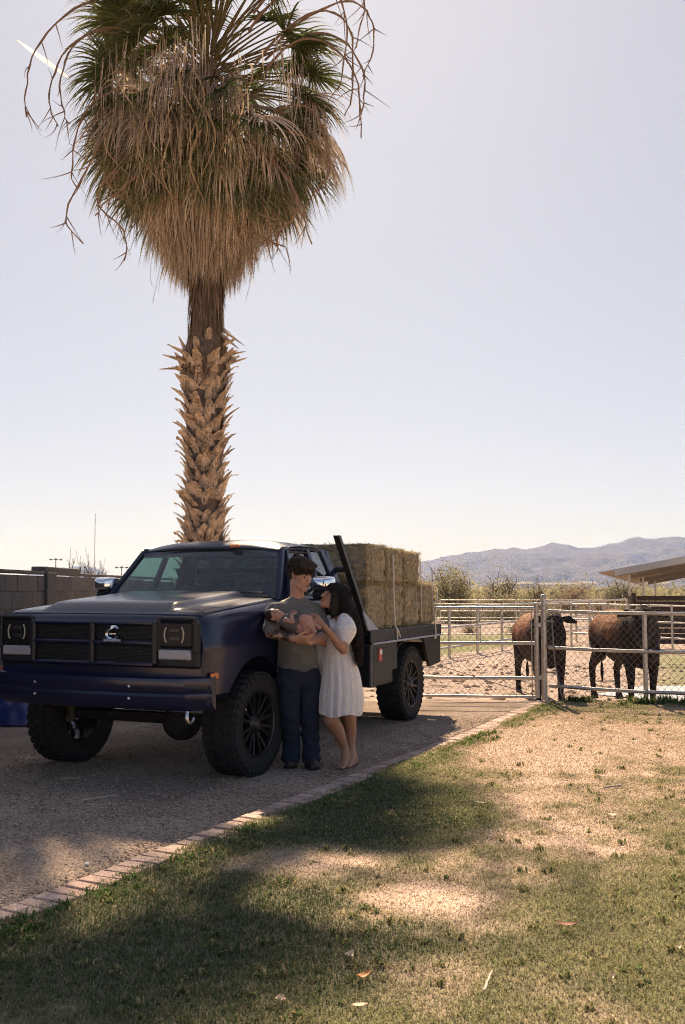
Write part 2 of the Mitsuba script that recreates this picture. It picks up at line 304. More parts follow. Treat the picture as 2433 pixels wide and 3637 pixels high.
struct('lawn', (np.stack([Xl, Y, Z], -1).reshape(-1, 3), gridf(*U.shape)), 'soil', smooth=True, color=soilcol(Xl, Y).reshape(-1, 3))
ys = np.concatenate([np.linspace(-6, 4, 30), np.arange(4.1, 13.6, 0.1)]); us = np.concatenate([np.arange(0, 4.0, 0.1), np.geomspace(4.1, 14, 16)])
U, Y = np.meshgrid(us, ys, indexing='ij'); Xg = edge_x(Y) + 0.04 - U
Z = 0.0 + (n2(Xg, Y, 1.2, 3, 19) - 0.5) * 0.02 * sst(0.0, 0.3, U) - 0.04 * sst(13.3, 13.6, Y)
vf = (np.stack([Xg, Y, Z], -1).reshape(-1, 3), gridf(*U.shape)[:, ::-1])
struct('driveway', vf, 'gravel', smooth=True)

# loose stones of the gravel
oc = np.array([[1, 0, 0], [-1, 0, 0], [0, 1, 0], [0, -1, 0], [0, 0, 1], [0, 0, -1.0]]); of = np.array([[0, 2, 4], [2, 1, 4], [1, 3, 4], [3, 0, 4], [2, 0, 5], [1, 2, 5], [3, 1, 5], [0, 3, 5]])
def scatter(base_v, base_f, pos, scale, rot, tilt=None):
    c, s = np.cos(rot), np.sin(rot); R = np.zeros((len(pos), 3, 3)); R[:, 0, 0] = c; R[:, 0, 1] = -s; R[:, 1, 0] = s; R[:, 1, 1] = c; R[:, 2, 2] = 1
    v = np.einsum('nij,nkj->nki', R, base_v[None] * scale[:, None, :]) + pos[:, None, :]
    f = base_f[None] + (np.arange(len(pos)) * len(base_v))[:, None, None]
    return v.reshape(-1, 3), f.reshape(-1, 3)
N = 46000
y = 4.4 + 7.5 * rs.random(N) ** 1.2; x = edge_x(y) - 0.02 - rs.random(N) ** 1.1 * 3.6
sz = 0.0032 + 0.007 * rs.random(N) ** 3; sc = np.stack([sz * (0.7 + rs.random(N)), sz * (0.7 + rs.random(N)), sz * 0.7], 1)
v, f = scatter(oc, of, np.stack([x, y, 0.002 + sz * 0.2], 1), sc, rs.random(N) * 6.28)
col = np.array((0.36, 0.265, 0.195)) * (0.35 + 1.25 * rs.random((N, 1))); col = np.repeat(np.clip(col, 0, 0.75), 6, 0)
put('gravel_stones', (v, f), 'vc', color=col); labels['gravel_stones'] = {'label': 'small loose tan stones scattered on the gravel driveway', 'category': 'gravel', 'kind': 'stuff'}

# bricks laid side by side along the driveway's edge
labels['paving_edge'] = {'kind': 'structure', 'label': 'row of reddish paving bricks between gravel and lawn'}
seg = np.diff(EDGE, axis=0); L = np.r_[0, np.cumsum(np.hypot(*seg.T))]
s0 = np.interp(3.3, EDGE[:, 1], L); s1 = L[-1]
bricks = [cbox((0.098 - 0.003 * k, 0.198 - 0.004 * (k % 2), 0.07), b=0.006) for k in range(4)]
bd = [[mikit.ply(b, f'mat_brick_{i}', smooth=False) for i in range(4)] for b in bricks]
k = 0; s = s0
while s < s1 - 0.03:
    P = np.array([np.interp(s, L, EDGE[:, 0]), np.interp(s, L, EDGE[:, 1])]); i = min(np.searchsorted(L, s) - 1, len(seg) - 1); d = seg[i] / np.linalg.norm(seg[i])
    nrm = np.array([d[1], -d[0]]); c = P + nrm * (0.10 + rs.normal(0, 0.003)); a = math.degrees(math.atan2(d[1], d[0])) + rs.normal(0, 0.8)
    # brick long axis (local y) points across the edge
    key = fresh('paving_edge__brick'); scene[key] = {**bd[rs.integers(4)][rs.integers(4)], 'to_world': T().translate([c[0], c[1], -0.022 + rs.normal(0, 0.0025)]).rotate([0, 0, 1], a).rotate([1, 0, 0], rs.normal(0, 0.7)).rotate([0, 1, 0], rs.normal(0, 0.7))}
    s += 0.1045

# grass blades
def blades(N, yr, xr, dens_fn, hmul=1.0, seed=3, hfix=None):
    r = np.random.default_rng(seed)
    y = yr[0] + (yr[1] - yr[0]) * r.random(N) ** 1.25; x = edge_x(y) + 0.14 + (xr(y) - edge_x(y)) * r.random(N)
    g = greenness(x, y); keep = r.random(N) < dens_fn(g); x, y, g = x[keep], y[keep], g[keep]; n = len(x)
    far = sst(4, 12, y)
    h = (0.010 + 0.013 * g + 0.008 * r.random(n)) * hmul * (0.8 + 0.4 * r.random(n)); w = (0.0016 + 0.0012 * r.random(n)) * (1 + 1.0 * far)
    a = r.random(n) * 6.283; lean = (0.4 + 1.1 * r.random(n)) * (1.25 - 0.40 * g)
    d = np.stack([np.cos(a), np.sin(a)], 1); sd = np.stack([-d[:, 1], d[:, 0]], 1)
    b = np.stack([x, y, 0.002 + (n2(x, y, 2.2, 3, 9) - 0.5) * 0.03], 1)
    m = b + np.c_[d * (h * 0.5 * lean * 0.6)[:, None], h * 0.6]; t = b + np.c_[d * (h * lean)[:, None], h * (1.05 - 0.35 * lean * 0.6)]
    sdw = np.c_[sd * w[:, None], np.zeros(n)]
    V = np.stack([b - sdw, b + sdw, m - sdw * 0.8, m + sdw * 0.8, t], 1)
    F = np.array([[0, 1, 3], [0, 3, 2], [2, 3, 4]])[None] + (np.arange(n) * 5)[:, None, None]
    mixg = np.clip(g * 1.05 - 0.45 * r.random(n) ** 2, 0, 1)[:, None]
    straw = np.array((0.58, 0.465, 0.35)) * (0.55 + 0.75 * r.random((n, 1))); grn = np.array((0.29, 0.295, 0.135)) * (0.55 + 0.8 * r.random((n, 1)))
    shade_grn = np.array((0.085, 0.125, 0.050)) * (0.55 + 0.8 * r.random((n, 1))); kk = sst(0.55, 0.95, g)[:, None] * sst(0.66, 1.05, n2(x, y, 2.0, 3, 61) + 0.75 * bl(x, y, -0.5, 4.6, 1.2, 1.6) + 0.6 * bl(x, y, 0.2, 7.2, 0.8, 1.3))[:, None]; grn = grn * (1 - kk) + shade_grn * kk  # darker green painted where the crown shade falls
    c = straw * (1 - mixg) + grn * mixg
    return V.reshape(-1, 3), F.reshape(-1, 3), np.repeat(c, 5, 0)
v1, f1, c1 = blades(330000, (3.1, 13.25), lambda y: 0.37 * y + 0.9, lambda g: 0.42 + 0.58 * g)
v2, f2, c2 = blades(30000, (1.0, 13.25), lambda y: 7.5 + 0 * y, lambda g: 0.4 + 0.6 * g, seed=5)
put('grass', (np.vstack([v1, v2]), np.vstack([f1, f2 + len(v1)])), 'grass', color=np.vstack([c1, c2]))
labels['grass'] = {'label': 'short patchy lawn grass, partly green and partly straw coloured', 'category': 'grass', 'kind': 'stuff'}
# longer green grass along the paving and at the foot of the fence
def tufts(name, spots, label, nb, hh, spread, seed, green=(0.10, 0.17, 0.05), dryf=0.3):
    r = np.random.default_rng(seed); V, F, C = [], [], []; o = 0
    for (cx, cy, cz, sc) in spots:
        n = int(nb * sc); a = r.random(n) * 6.283; rr = np.abs(r.normal(0, spread * sc, n)); b = np.stack([cx + rr * np.cos(a), cy + rr * np.sin(a) * 0.7, np.full(n, cz)], 1)
        h = hh * sc * (0.4 + 0.9 * r.random(n)); a2 = r.random(n) * 6.283; ln = 0.2 + 0.7 * r.random(n); d = np.stack([np.cos(a2), np.sin(a2)], 1); w = 0.003 + 0.003 * r.random(n)
        sd = np.c_[np.stack([-d[:, 1], d[:, 0]], 1) * w[:, None], np.zeros(n)]; m = b + np.c_[d * (h * ln * 0.3)[:, None], h * 0.65]; t = b + np.c_[d * (h * ln)[:, None], h * (1.0 - 0.3 * ln)]
        V.append(np.stack([b - sd, b + sd, m - sd, m + sd, t], 1).reshape(-1, 3)); F.append((np.array([[0, 1, 3], [0, 3, 2], [2, 3, 4]])[None] + (np.arange(n) * 5)[:, None, None]).reshape(-1, 3) + o); o += 5 * n
        dm = (r.random((n, 1)) < dryf); c = np.where(dm, np.array((0.36, 0.29, 0.15)), np.array(green)) * (0.6 + 0.8 * r.random((n, 1))); C.append(np.repeat(c, 5, 0))
    put(name, (np.vstack(V), np.vstack(F)), 'grass', color=np.vstack(C)); labels[name] = {'label': label, 'category': 'grass', 'kind': 'stuff'}
sp = []
for y in np.arange(3.4, 13.2, 0.055):
    k = n2(np.array(y), np.array(0.0), 0.9, 3, 40)
    if rs.random() < 0.25 + 0.9 * k: sp.append((edge_x(y) + 0.235 + rs.random() * 0.06 + 0.25 * rs.random() ** 3, y, 0.0, 0.55 + 0.7 * rs.random() * k))
tufts('border_grass', sp, 'green grass overhanging the lawn side of the paving bricks', 45, 0.055, 0.05, 8)
sp = []
for q in range(1500):
    y = 3.2 + 9.8 * rs.random() ** 1.2; x = edge_x(y) + 0.3 + (0.37 * y + 0.6 - edge_x(y)) * rs.random(); g_ = float(greenness(np.array(x), np.array(y)))
    if rs.random() < 0.15 + 0.5 * g_: sp.append((x, y, 0.0, 0.45 + 0.55 * rs.random()))
tufts('lawn_tufts', sp, 'small scattered clumps of taller grass across the lawn', 26, 0.042, 0.028, 18, (0.15, 0.185, 0.075), 0.45)
sp = [(3.0 + 0.25 * rs.random(), 13.15 + 0.2 * rs.random(), -0.02, 0.6 + 0.4 * rs.random()) for _ in range(9)]
sp += [(3.15 + 1.9 * t + rs.normal(0, 0.06), 13.22 - 0.33 * t + rs.normal(0, 0.12), -0.03, 0.35 + 0.6 * t * rs.random()) for t in rs.random(40)]
sp += [(4.0 + rs.normal(0, 0.28), 12.98 + rs.normal(0, 0.08), -0.03, 0.6 + 0.6 * rs.random()) for t in range(20)]
sp += [(4.9 + 1.6 * rs.random(), 12.5 + rs.normal(0, 0.10), -0.03, 0.3 + 0.4 * rs.random()) for t in range(10)]
tufts('weeds', sp, 'green weeds growing along the foot of the right fence panel', 60, 0.15, 0.07, 9, (0.085, 0.14, 0.045), 0.15)

# dung and clods in the paddock
N = 700; y = 14.0 + 8 * rs.random(N); x = 0.3 + (0.36 * y) * rs.random(N); sz = 0.015 + 0.04 * rs.random(N) ** 3
v, f = scatter(oc, of, np.stack([x, y, gh(x, y) + sz * 0.2], 1), np.stack([sz * 1.4, sz * 1.2, sz * 0.7], 1), rs.random(N) * 6.28)
put('paddock_clods', (v, f), 'vc', color=np.repeat(np.array((0.14, 0.095, 0.065)) * (0.5 + 0.9 * rs.random((N, 1))), 6, 0)); labels['paddock_clods'] = {'label': 'dark clods of dry earth strewn over the paddock', 'category': 'clods', 'kind': 'stuff'}

# puddle behind the right fence
th = np.linspace(0, 2 * np.pi, 72, endpoint=False); rr = 1 + 0.10 * np.sin(3 * th + 1) + 0.06 * np.sin(7 * th) + 0.04 * np.sin(11 * th + 2)
pc = np.array([7.1, 16.0]); pv = np.c_[pc[0] + 2.95 * rr * np.cos(th), pc[1] + 1.65 * rr * np.sin(th) + 0.35 * np.cos(th), np.full(72, -0.196)]
struct('water', (np.vstack([pv, [[pc[0], pc[1], -0.196]]]), np.array([[i, (i + 1) % 72, 72] for i in range(72)])), 'water')

# fallen leaves and sticks on the lawn, each its own
def leaf_mesh(L_, W_, curl, seed):
    r = np.random.default_rng(seed); n = 7; t = np.linspace(0, 1, n); w = W_ * np.sin(np.pi * np.clip(t * 0.95 + 0.03, 0, 1)) ** 0.7
    z = 0.004 + curl * (t - 0.5) ** 2 * L_ * 0.8 + 0.003 * r.random(n); y0 = 0.1 * L_ * np.sin(t * 3)
    top = [np.stack([t * L_ - L_ / 2, y0 + s * w, z + curl * 0.35 * W_ * abs(s)], 1) for s in (-1, -0.5, 0, 0.5, 1)]
    R = np.stack(top, 1).reshape(-1, 3); f = gridf(n, 5); R2 = R - [0, 0, 0.0012]
    return np.vstack([R, R2]), np.vstack([f, f[:, ::-1] + len(R)])
mat('leaf_orange', pr((0.55, 0.25, 0.09), 0.7)); mat('leaf_pale', pr((0.62, 0.48, 0.33), 0.8)); mat('leaf_red', pr((0.38, 0.15, 0.09), 0.7)); mat('twig', pr((0.55, 0.44, 0.32), 0.85)); mat('twig_grey', pr((0.35, 0.30, 0.26), 0.9))
LV = [(0.08, 3.92, 0.085, 0.018, 1.0, 40, 'leaf_orange', 'orange curled leaf lying on the lawn, brightest of the fallen leaves', 'leaf'),
      (0.03, 4.13, 0.06, 0.02, 1.2, 70, 'leaf_pale', 'pale crumpled leaf above the orange leaf at the shadow edge', 'leaf'),
      (0.06, 3.66, 0.07, 0.012, 0.5, 10, 'leaf_pale', 'pale narrow leaf at the bottom edge of the lawn below the orange leaf', 'leaf'),
      (-0.22, 3.70, 0.05, 0.022, 1.2, 95, 'leaf_pale', 'small pale upright leaf left of the orange leaf', 'leaf'),
      (0.98, 4.50, 0.12, 0.014, 0.8, -15, 'leaf_red', 'long reddish leaf on the sunlit lawn beyond the bare patch', 'leaf'),
      (1.02, 3.90, 0.07, 0.010, 1.5, 60, 'leaf_pale', 'pale curled leaf in the sunny lower right of the lawn', 'leaf'),
      (1.38, 4.22, 0.06, 0.010, 1.2, 50, 'leaf_pale', 'pale leaf near the right edge of the lawn', 'leaf'),
      (1.75, 6.62, 0.10, 0.02, 0.8, 15, 'leaf_pale', 'pale dry leaf on brown grass at the far right', 'leaf'),
      (0.95, 7.0, 0.10, 0.010, 0.5, -20, 'leaf_pale', 'thin pale leaf beside the large shadow on the middle lawn', 'leaf')]
for i, (x, y, l, w, cu, a, m_, lab, cat) in enumerate(LV):
    single('fallen_leaf', leaf_mesh(l, w, cu, i), m_, lab, cat, smooth=True, to_world=T().translate([x, y, 0.02]).rotate([0, 0, 1], a).rotate([1, 0, 0], 8).scale(0.85))
def stick(p0, p1, r, lab, m_='twig', bend=0.01, seed=0):
    rr = np.random.default_rng(seed); t = np.linspace(0, 1, 9)[:, None]; P = np.array(p0) * (1 - t) + np.array(p1) * t + np.c_[rr.normal(0, bend, (9, 2)), np.abs(rr.normal(0, bend * 0.3, 9))]
    single('stick', tube(P, np.linspace(r, r * 0.6, 9), 6), m_, lab, 'stick')
stick((0.52, 3.80, 0.02), (0.575, 3.96, 0.03), 0.006, 'pale bare stick lying on the lawn near the bottom edge', seed=1, bend=0.002)
stick((-1.83, 7.15, 0.012), (-1.62, 7.32, 0.012), 0.005, 'pale thin stick on the shaded gravel in front of the truck', seed=2)
stick((-2.2, 7.9, 0.012), (-2.05, 7.96, 0.012), 0.005, 'short pale stick on the gravel closest to the truck grille', seed=3)
stick((1.95, 7.55, 0.02), (2.12, 7.63, 0.02), 0.008, 'brown stick on the dry lawn at the far right', 'twig_grey', seed=4)
single('white_stone', X(ball((0, 0, 0), (0.014, 0.011, 0.008), 2), None, (-1.38, 5.52, 0.012)), 'white_plastic', 'small bright white stone on the sunlit gravel patch', 'stone', smooth=True)
# ------------------------------------------------------------------ fan palm
rp = np.random.default_rng(23)
PX, PY = -2.78, 20.0
palm = thing('palm_tree', 'tall shaggy fan palm rising behind the truck with a thick skirt of dead fronds', 'palm tree')
ph = np.array([-0.05, 1.5, 3.0, 4.2, 4.9, 5.6, 6.05, 6.3, 6.6, 7.2, 8.0, 10.0, 12.4]); prr = np.array([0.46, 0.42, 0.37, 0.36, 0.40, 0.38, 0.50, 0.47, 0.37, 0.33, 0.37, 0.34, 0.22])
an = np.linspace(0, 2 * np.pi, 40, endpoint=False)
def tr_r(z): return np.interp(z, ph, prr)
zz = np.linspace(-0.05, 12.4, 120)
R = [np.stack([PX + 0.02 * np.sin(z) + (tr_r(z) - 0.05 + 0.03 * meshkit.noise(np.stack([np.cos(an) * 3, np.sin(an) * 3, an * 0 + z * 6], -1))) * np.cos(an), PY + tr_r(z) * np.sin(an) * 0.95, an * 0 + z], -1) for z in zz]
trunk = put('trunk', loft(R), 'trunk_fibre', palm, smooth=60)
def boot_mesh(seed, L_=0.34, W_=0.15):
    r = np.random.default_rng(seed); n = 7; t = np.linspace(0, 1, n)
    w = W_ / 2 * np.interp(t, [0, 0.3, 0.72, 0.9, 1], [1.1, 0.95, 0.62, 0.45, 0.12]) * (1 + r.normal(0, 0.05, n)); th_ = 0.035 * (1 - 0.75 * t) + 0.006
    out = 0.015 + (0.12 + 0.07 * r.random()) * t ** 1.5 - 0.02 * r.random() * t; sk = r.normal(0, 0.03) * t ** 2
    rings = [[(sk[i] - w[i], out[i] - 0.010, t[i] * L_), (sk[i], out[i] + th_[i] * 0.5, t[i] * L_ + 0.01), (sk[i] + w[i], out[i] - 0.010, t[i] * L_), (sk[i], out[i] - th_[i], t[i] * L_)] for i in range(n)]
    if seed % 3 == 0: rings[-1] = [(p[0] + 0.03 * (j - 1), p[1] + 0.02, p[2] - 0.015 * j) for j, p in enumerate(rings[-1])]
    return loft(np.array(rings))
boots = [mikit.ply(boot_mesh(s, 0.30 + 0.10 * rp.random(), 0.19 + 0.07 * rp.random()), 'mat_boot', smooth=False) for s in range(10)]
z, k, nb = 1.3, 0, 0
while z < 6.02:
    bulge = np.interp(z, [1.3, 2.4, 3.1, 3.3, 4.5, 4.95, 5.2, 5.75, 6.02], [0.5, 1.0, 1.3, 0.9, 0.9, 1.9, 0.7, 0.9, 2.0])
    n = 11
    for j in range(n):
        a = (j + 0.5 * (k % 2)) / n * 2 * math.pi + rp.normal(0, 0.08); zj = z + rp.normal(0, 0.03); rr = tr_r(zj) - 0.045
        if nb >= 288: break
        if math.sin(a) > 0.35 or rp.random() < 0.08: continue   # the far side is closed below with shared meshes
        key = fresh(trunk + '__leaf_base'); nb += 1
        scene[key] = {**boots[rp.integers(10)], 'to_world': T().translate([PX + rr * math.cos(a), PY + rr * math.sin(a), zj]).rotate([0, 0, 1], math.degrees(a) - 90 + rp.normal(0, 6)).rotate([1, 0, 0], -max(0, rp.normal(9, 7)) * bulge - 3).rotate([0, 1, 0], rp.normal(0, 9)).scale([0.75 + 0.6 * rp.random(), 0.8 + 0.7 * rp.random(), 0.65 + 0.6 * rp.random()])}
    z += 0.165; k += 1
far = []
bm = [boot_mesh(s, 0.3, 0.16) for s in range(4)]
for z in np.arange(1.3, 6.0, 0.19):
    for j in range(8):
        a = 0.36 + j / 7 * (math.pi - 0.72) + rp.normal(0, 0.05); rr = tr_r(z) - 0.045
        Rm = np.array([[math.sin(a), math.cos(a), 0], [-math.cos(a), math.sin(a), 0], [0, 0, 1]])
        far.append(X(bm[rp.integers(4)], Rm, (PX + rr * math.cos(a), PY + rr * math.sin(a), z + rp.normal(0, 0.03))))
put('leaf_bases', merge(far), 'boot', trunk, kind='stuff')

def strip(P, side, w):
    """flat tapered strip: points P (n,3), side (3,), half widths"""
    return np.stack([P - side * w[:, None], P + side * w[:, None]], 1).reshape(-1, 3)
SF = lambda n: gridf(n, 2)
DOWN = np.array([0, 0, -1.0])
# gaps cut through the crown along sun rays to light ground patches: ground point, radius
SUN_GAPS = [((-1.15, 5.50), 0.34), ((-1.65, 5.85), 0.24), ((-0.90, 6.70), 0.24), ((-0.66, 7.05), 0.22), ((-0.05, 5.55), 0.20), ((0.30, 4.85), 0.27), ((0.62, 4.95), 0.24), ((-0.3, 4.9), 0.15)]
def in_gap(P):
    for (gx_, gy_), rg_ in SUN_GAPS:
        q = P - np.array([gx_, gy_, 0.0]); q = q - (q @ np.array(SUN))[:, None] * np.array(SUN)
        if (np.linalg.norm(q, axis=1) < rg_).any(): return True
    return False
def frond(seed, base, az, path, L_, nseg, spread, grav, wid, roll, colA, colB, pet_r=0.022, droop_in=0.0, kink=0.0):
    """a fan frond: a petiole through the points path = [(r, z)..], then leaf strips that bend under their weight"""
    r = np.random.default_rng(seed); ca, sa = math.cos(az), math.sin(az); V, F, C = [], [], []; o = 0
    pp = spline([(base[0] + q * ca, base[1] + q * sa, z) for q, z in path], 8)
    v, f = tube(pp, np.linspace(pet_r, pet_r * 0.5, 8), 5); V.append(v); F.append(f); C.append(np.tile(np.array(colB) * 0.8, (len(v), 1))); o += len(v)
    tip = pp[-1]; td = pp[-1] - pp[-2]; td /= np.linalg.norm(td); hs = np.array([-sa, ca, 0]); nd = np.cross(td, hs); nd /= np.linalg.norm(nd)
    sd = hs * math.cos(roll) + nd * math.sin(roll); nd = np.cross(td, sd); n = 8; tt = np.linspace(0, 1, n)
    for i in range(nseg):
        a = (i / (nseg - 1) - 0.5) * spread + r.normal(0, 0.03); d = td * math.cos(a) + sd * math.sin(a) + nd * 0.22 * abs(math.sin(a)); l = L_ * (0.80 + 0.20 * math.cos(a * 0.8)) * (0.82 + 0.3 * r.random()); st = l / (n - 1); P = [tip]; g = grav * (0.7 + 0.6 * r.random()); wob = r.normal(0, 0.05, 3)
        for k in range(n - 1):
            d = d / np.linalg.norm(d); P.append(P[-1] + d * st); d = d + DOWN * g * (0.25 + (k / n) ** 1.2) + wob * (k / n)
        P = np.array(P)
        if in_gap(P): continue
        s = np.cross(P[2] - P[0], nd); s /= np.linalg.norm(s) + 1e-9; s = s * 0.9 + nd * (0.45 if i % 2 else -0.45)
        V.append(strip(P, s, wid * np.interp(tt, [0, 0.15, 0.5, 1], [0.45, 1.0, 0.75, 0.06]))); F.append(SF(n) + o); o += 2 * n
        c = np.array(colA) * (1 - tt[:, None] ** 3 * 0.8) + np.array(colB) * tt[:, None] ** 3 * 0.8; C.append(np.repeat(c * (0.65 + 0.7 * r.random()), 2, 0))
    return np.vstack(V), np.vstack(F), np.vstack(C)
# living fronds of the crown
NG = 168
for i in range(NG):
    u = ((i + 0.5) / NG) ** 1.3; a = i * 2.39996 + rp.normal(0, 0.2); pitch = math.radians(80 - 122 * u ** 0.85 + rp.normal(0, 7)); pl = 1.45 + 0.45 * rp.random() + 0.55 * (1 - u) ** 1.5; zb = 12.85 - 2.0 * u
    c, s_ = math.cos(pitch), math.sin(pitch); sag = 0.10 + 0.28 * abs(c)
    path = [(0.12, zb), (0.12 + pl * 0.5 * c, zb + pl * 0.5 * s_ - sag * 0.22), (0.12 + pl * c, zb + pl * s_ - sag * 0.9)]
    v, f, col = frond(1000 + i, (PX, PY), a, path, 1.08 + 0.22 * rp.random(), 36, 3.5, 0.26 + 0.24 * u, 0.026, rp.normal(0, 0.45), (0.085, 0.11, 0.042), (0.26, 0.21, 0.10), 0.026)
    put('frond', (v, f), 'leaf', palm, color=col)
labels[palm + '__frond'] = {'label': 'green fan frond of the crown'}
def skirt_r(z): return np.interp(z, [7.55, 7.8, 8.0, 8.5, 9.05, 9.5, 10.0, 10.9, 11.6, 12.2], [0.42, 0.50, 0.62, 1.02, 1.48, 1.88, 2.15, 2.4, 2.35, 2.2])
ND = 215
for i in range(ND):
    u = (i + 0.5) / ND; zt = 7.75 + 2.55 * u + rp.normal(0, 0.12); a = i * 2.39996 + rp.normal(0, 0.3); lop = 1 + 0.06 * math.sin(3 * a + 1) + 0.05 * math.cos(a - 0.6) + rp.normal(0, 0.07)
    k = (0.62 + 0.40 * rp.random() ** 0.6) * lop; bl_ = 1.0 + 0.5 * rp.random(); zs = zt + bl_ * 0.86; rs_ = max(skirt_r(zt) * k * 0.94, 0.42); pl = 1.0 + 0.5 * rp.random(); dx = min(rs_ - 0.25, pl * 0.95); zb = min(zs + math.sqrt(max(pl ** 2 - dx ** 2, 0.05)), 12.3); bow = 0.12 * rp.random()
    path = [(max(rs_ - dx - 0.02, 0.2), zb), (rs_ - dx * 0.42, zs + (zb - zs) * 0.55 + bow), (rs_, zs)]
    t_ = 0.55 + 0.75 * rp.random(); v, f, col = frond(3000 + i, (PX, PY), a, path, bl_ * 1.08, [26, 17][i % 2], 1.0 + 1.8 * rp.random() ** 2, 0.50 + 0.5 * rp.random(), [0.016, 0.030][i % 2], rp.normal(0, 0.6), np.array((0.52, 0.43, 0.335)) * t_, np.array((0.60, 0.50, 0.39)) * t_, 0.018)
    put('dead_frond', (v, f), 'dead_leaf', palm, color=col)
labels[palm + '__dead_frond'] = {'label': 'dry brown hanging frond of the skirt'}
# loose hanging fibres over the skirt
V, F, C = [], [], []; o = 0
for i in range(5200):
    a = rp.random() * 6.283; z0 = 8.2 + 3.9 * rp.random(); r0 = skirt_r(z0 - 0.3) * (0.55 + 0.50 * rp.random()); l = 0.5 + 0.9 * rp.random(); n = 5; t = np.linspace(0, 1, n)
    dirr = np.array([math.cos(a), math.sin(a), 0]); fl = 0.22 * (r0 / 2.6) * rp.random()
    if z0 - l < 7.55: l = z0 - 7.55
    r1 = min(r0, skirt_r(z0 - l) + 0.2)
    P = np.array([PX, PY, z0]) + dirr * (r0 + (r1 - r0) * t ** 1.2 + fl * t ** 2)[:, None] + np.array([0, 0, -1.0]) * (l * t)[:, None] + rp.normal(0, 0.06, 3) * t[:, None]
    sdv = np.array([-math.sin(a), math.cos(a), 0]) * 0.9 + rp.normal(0, 0.3, 3)
    if in_gap(P): continue
    V.append(strip(P, sdv / np.linalg.norm(sdv), (0.005 + 0.008 * rp.random()) * np.array([1, 1, 0.8, 0.5, 0.1]))); F.append(SF(n) + o); o += 2 * n
    C.append(np.tile(np.array((0.54, 0.45, 0.35)) * (0.45 + 0.8 * rp.random()), (2 * n, 1)))
put('dry_fibres', (np.vstack(V), np.vstack(F)), 'dead_leaf', palm, color=np.vstack(C), kind='stuff')
V, F, C = [], [], []; o = 0
for i in range(900):
    a = rp.random() * 6.283; z0 = 6.0 + 2.2 * rp.random(); r0 = tr_r(z0) - 0.01; l = 0.25 + 0.5 * rp.random(); n = 4; t = np.linspace(0, 1, n); P = np.stack([PX + (r0 + 0.07 * rp.random() * t) * np.cos(a + 0.3 * (rp.random() - 0.5) * t), PY + (r0 + 0.07 * rp.random() * t) * np.sin(a + 0 * t), z0 - l * t], 1)
    V.append(strip(P, np.array([-math.sin(a), math.cos(a), 0.2]), (0.006 + 0.014 * rp.random()) * np.array([0.7, 1, 0.8, 0.15]))); F.append(SF(n) + o); o += 2 * n; C.append(np.tile(np.array((0.25, 0.185, 0.13)) * (0.4 + 0.9 * rp.random()), (2 * n, 1)))
put('neck_fibres', (np.vstack(V), np.vstack(F)), 'dead_leaf', palm, color=np.vstack(C), kind='stuff')
# old flower stalks arching out and hanging
def arc(pts, r0, name='flower_stalk', twigs=4, seed=0):
    r = np.random.default_rng(seed); P = spline(pts, 22); P = P + np.cumsum(r.normal(0, 0.022, (22, 3)), 0) * np.linspace(0.2, 1, 22)[:, None]; parts = [tube(P, np.linspace(r0, r0 * 0.45, 22) * (1 + 0.25 * np.sin(np.arange(22) * 1.9)), 5)]
    for j in range(twigs):
        i = r.integers(9, 21); q = P[i]; d = r.normal(0, 1, 3); d[2] = -abs(d[2]) - 0.6; d /= np.linalg.norm(d); l = 0.25 + 0.45 * r.random(); t = np.linspace(0, 1, 6)[:, None]
        parts.append(tube(q + d * l * t + np.array([0.1, 0, -0.12]) * r.normal(0, 1) * t ** 2, np.linspace(r0 * 0.5, 0.003, 6), 4))
    put(name, merge(parts), 'trunk_stalk', palm)
mat('trunk_stalk', pr(speckle((0.20, 0.13, 0.08), 12, 0.3), 0.9))
def pp_(dx, dy, z): return (PX + dx, PY + dy, z)
ARCS = [[(-0.9, -0.9, 12.3), (-2.1, -1.3, 12.9), (-3.0, -1.3, 12.2), (-3.4, -1.2, 11.3), (-3.35, -1.2, 10.5)], [(-1.0, -0.5, 12.4), (-2.2, -0.8, 12.6), (-2.9, -0.8, 11.8), (-3.0, -0.8, 11.0), (-2.8, -0.8, 10.6)],
        [(0.9, -0.8, 12.6), (2.2, -1.2, 13.5), (3.1, -1.2, 13.4), (3.3, -1.2, 12.6), (3.2, -1.2, 11.9)], [(1.0, -0.6, 12.0), (2.3, -1.0, 12.9), (2.9, -1.0, 12.4), (3.0, -1.0, 11.3), (2.95, -1.0, 10.7)], [(1.2, -0.4, 12.2), (2.4, -0.5, 12.7), (3.1, -0.5, 12.1), (3.15, -0.5, 11.3), (3.0, -0.6, 11.1)],
        [(-1.1, -1.0, 10.6), (-1.7, -1.5, 10.2), (-2.15, -1.5, 9.3), (-2.35, -1.4, 8.7), (-2.0, -1.4, 8.2)], [(-1.0, -1.1, 10.4), (-1.5, -1.5, 9.6), (-1.9, -1.5, 8.9), (-1.55, -1.4, 8.4), (-1.45, -1.4, 7.6)], [(-0.7, -1.2, 9.8), (-1.3, -1.5, 9.2), (-1.7, -1.5, 8.7)],
        [(1.3, -1.0, 10.3), (2.0, -1.3, 10.2), (2.55, -1.3, 9.6), (2.2, -1.3, 8.9), (2.15, -1.3, 8.0)], [(1.2, -1.1, 10.0), (1.8, -1.4, 9.2), (1.9, -1.4, 8.6), (1.5, -1.3, 8.2), (1.2, -1.3, 7.7)], [(0.8, -1.0, 8.9), (1.3, -1.2, 8.7), (1.6, -1.2, 8.5), (1.3, -1.2, 8.2)], [(0.7, -0.9, 8.6), (1.1, -1.0, 8.4), (1.5, -1.0, 8.25), (1.75, -1.0, 8.0)]]
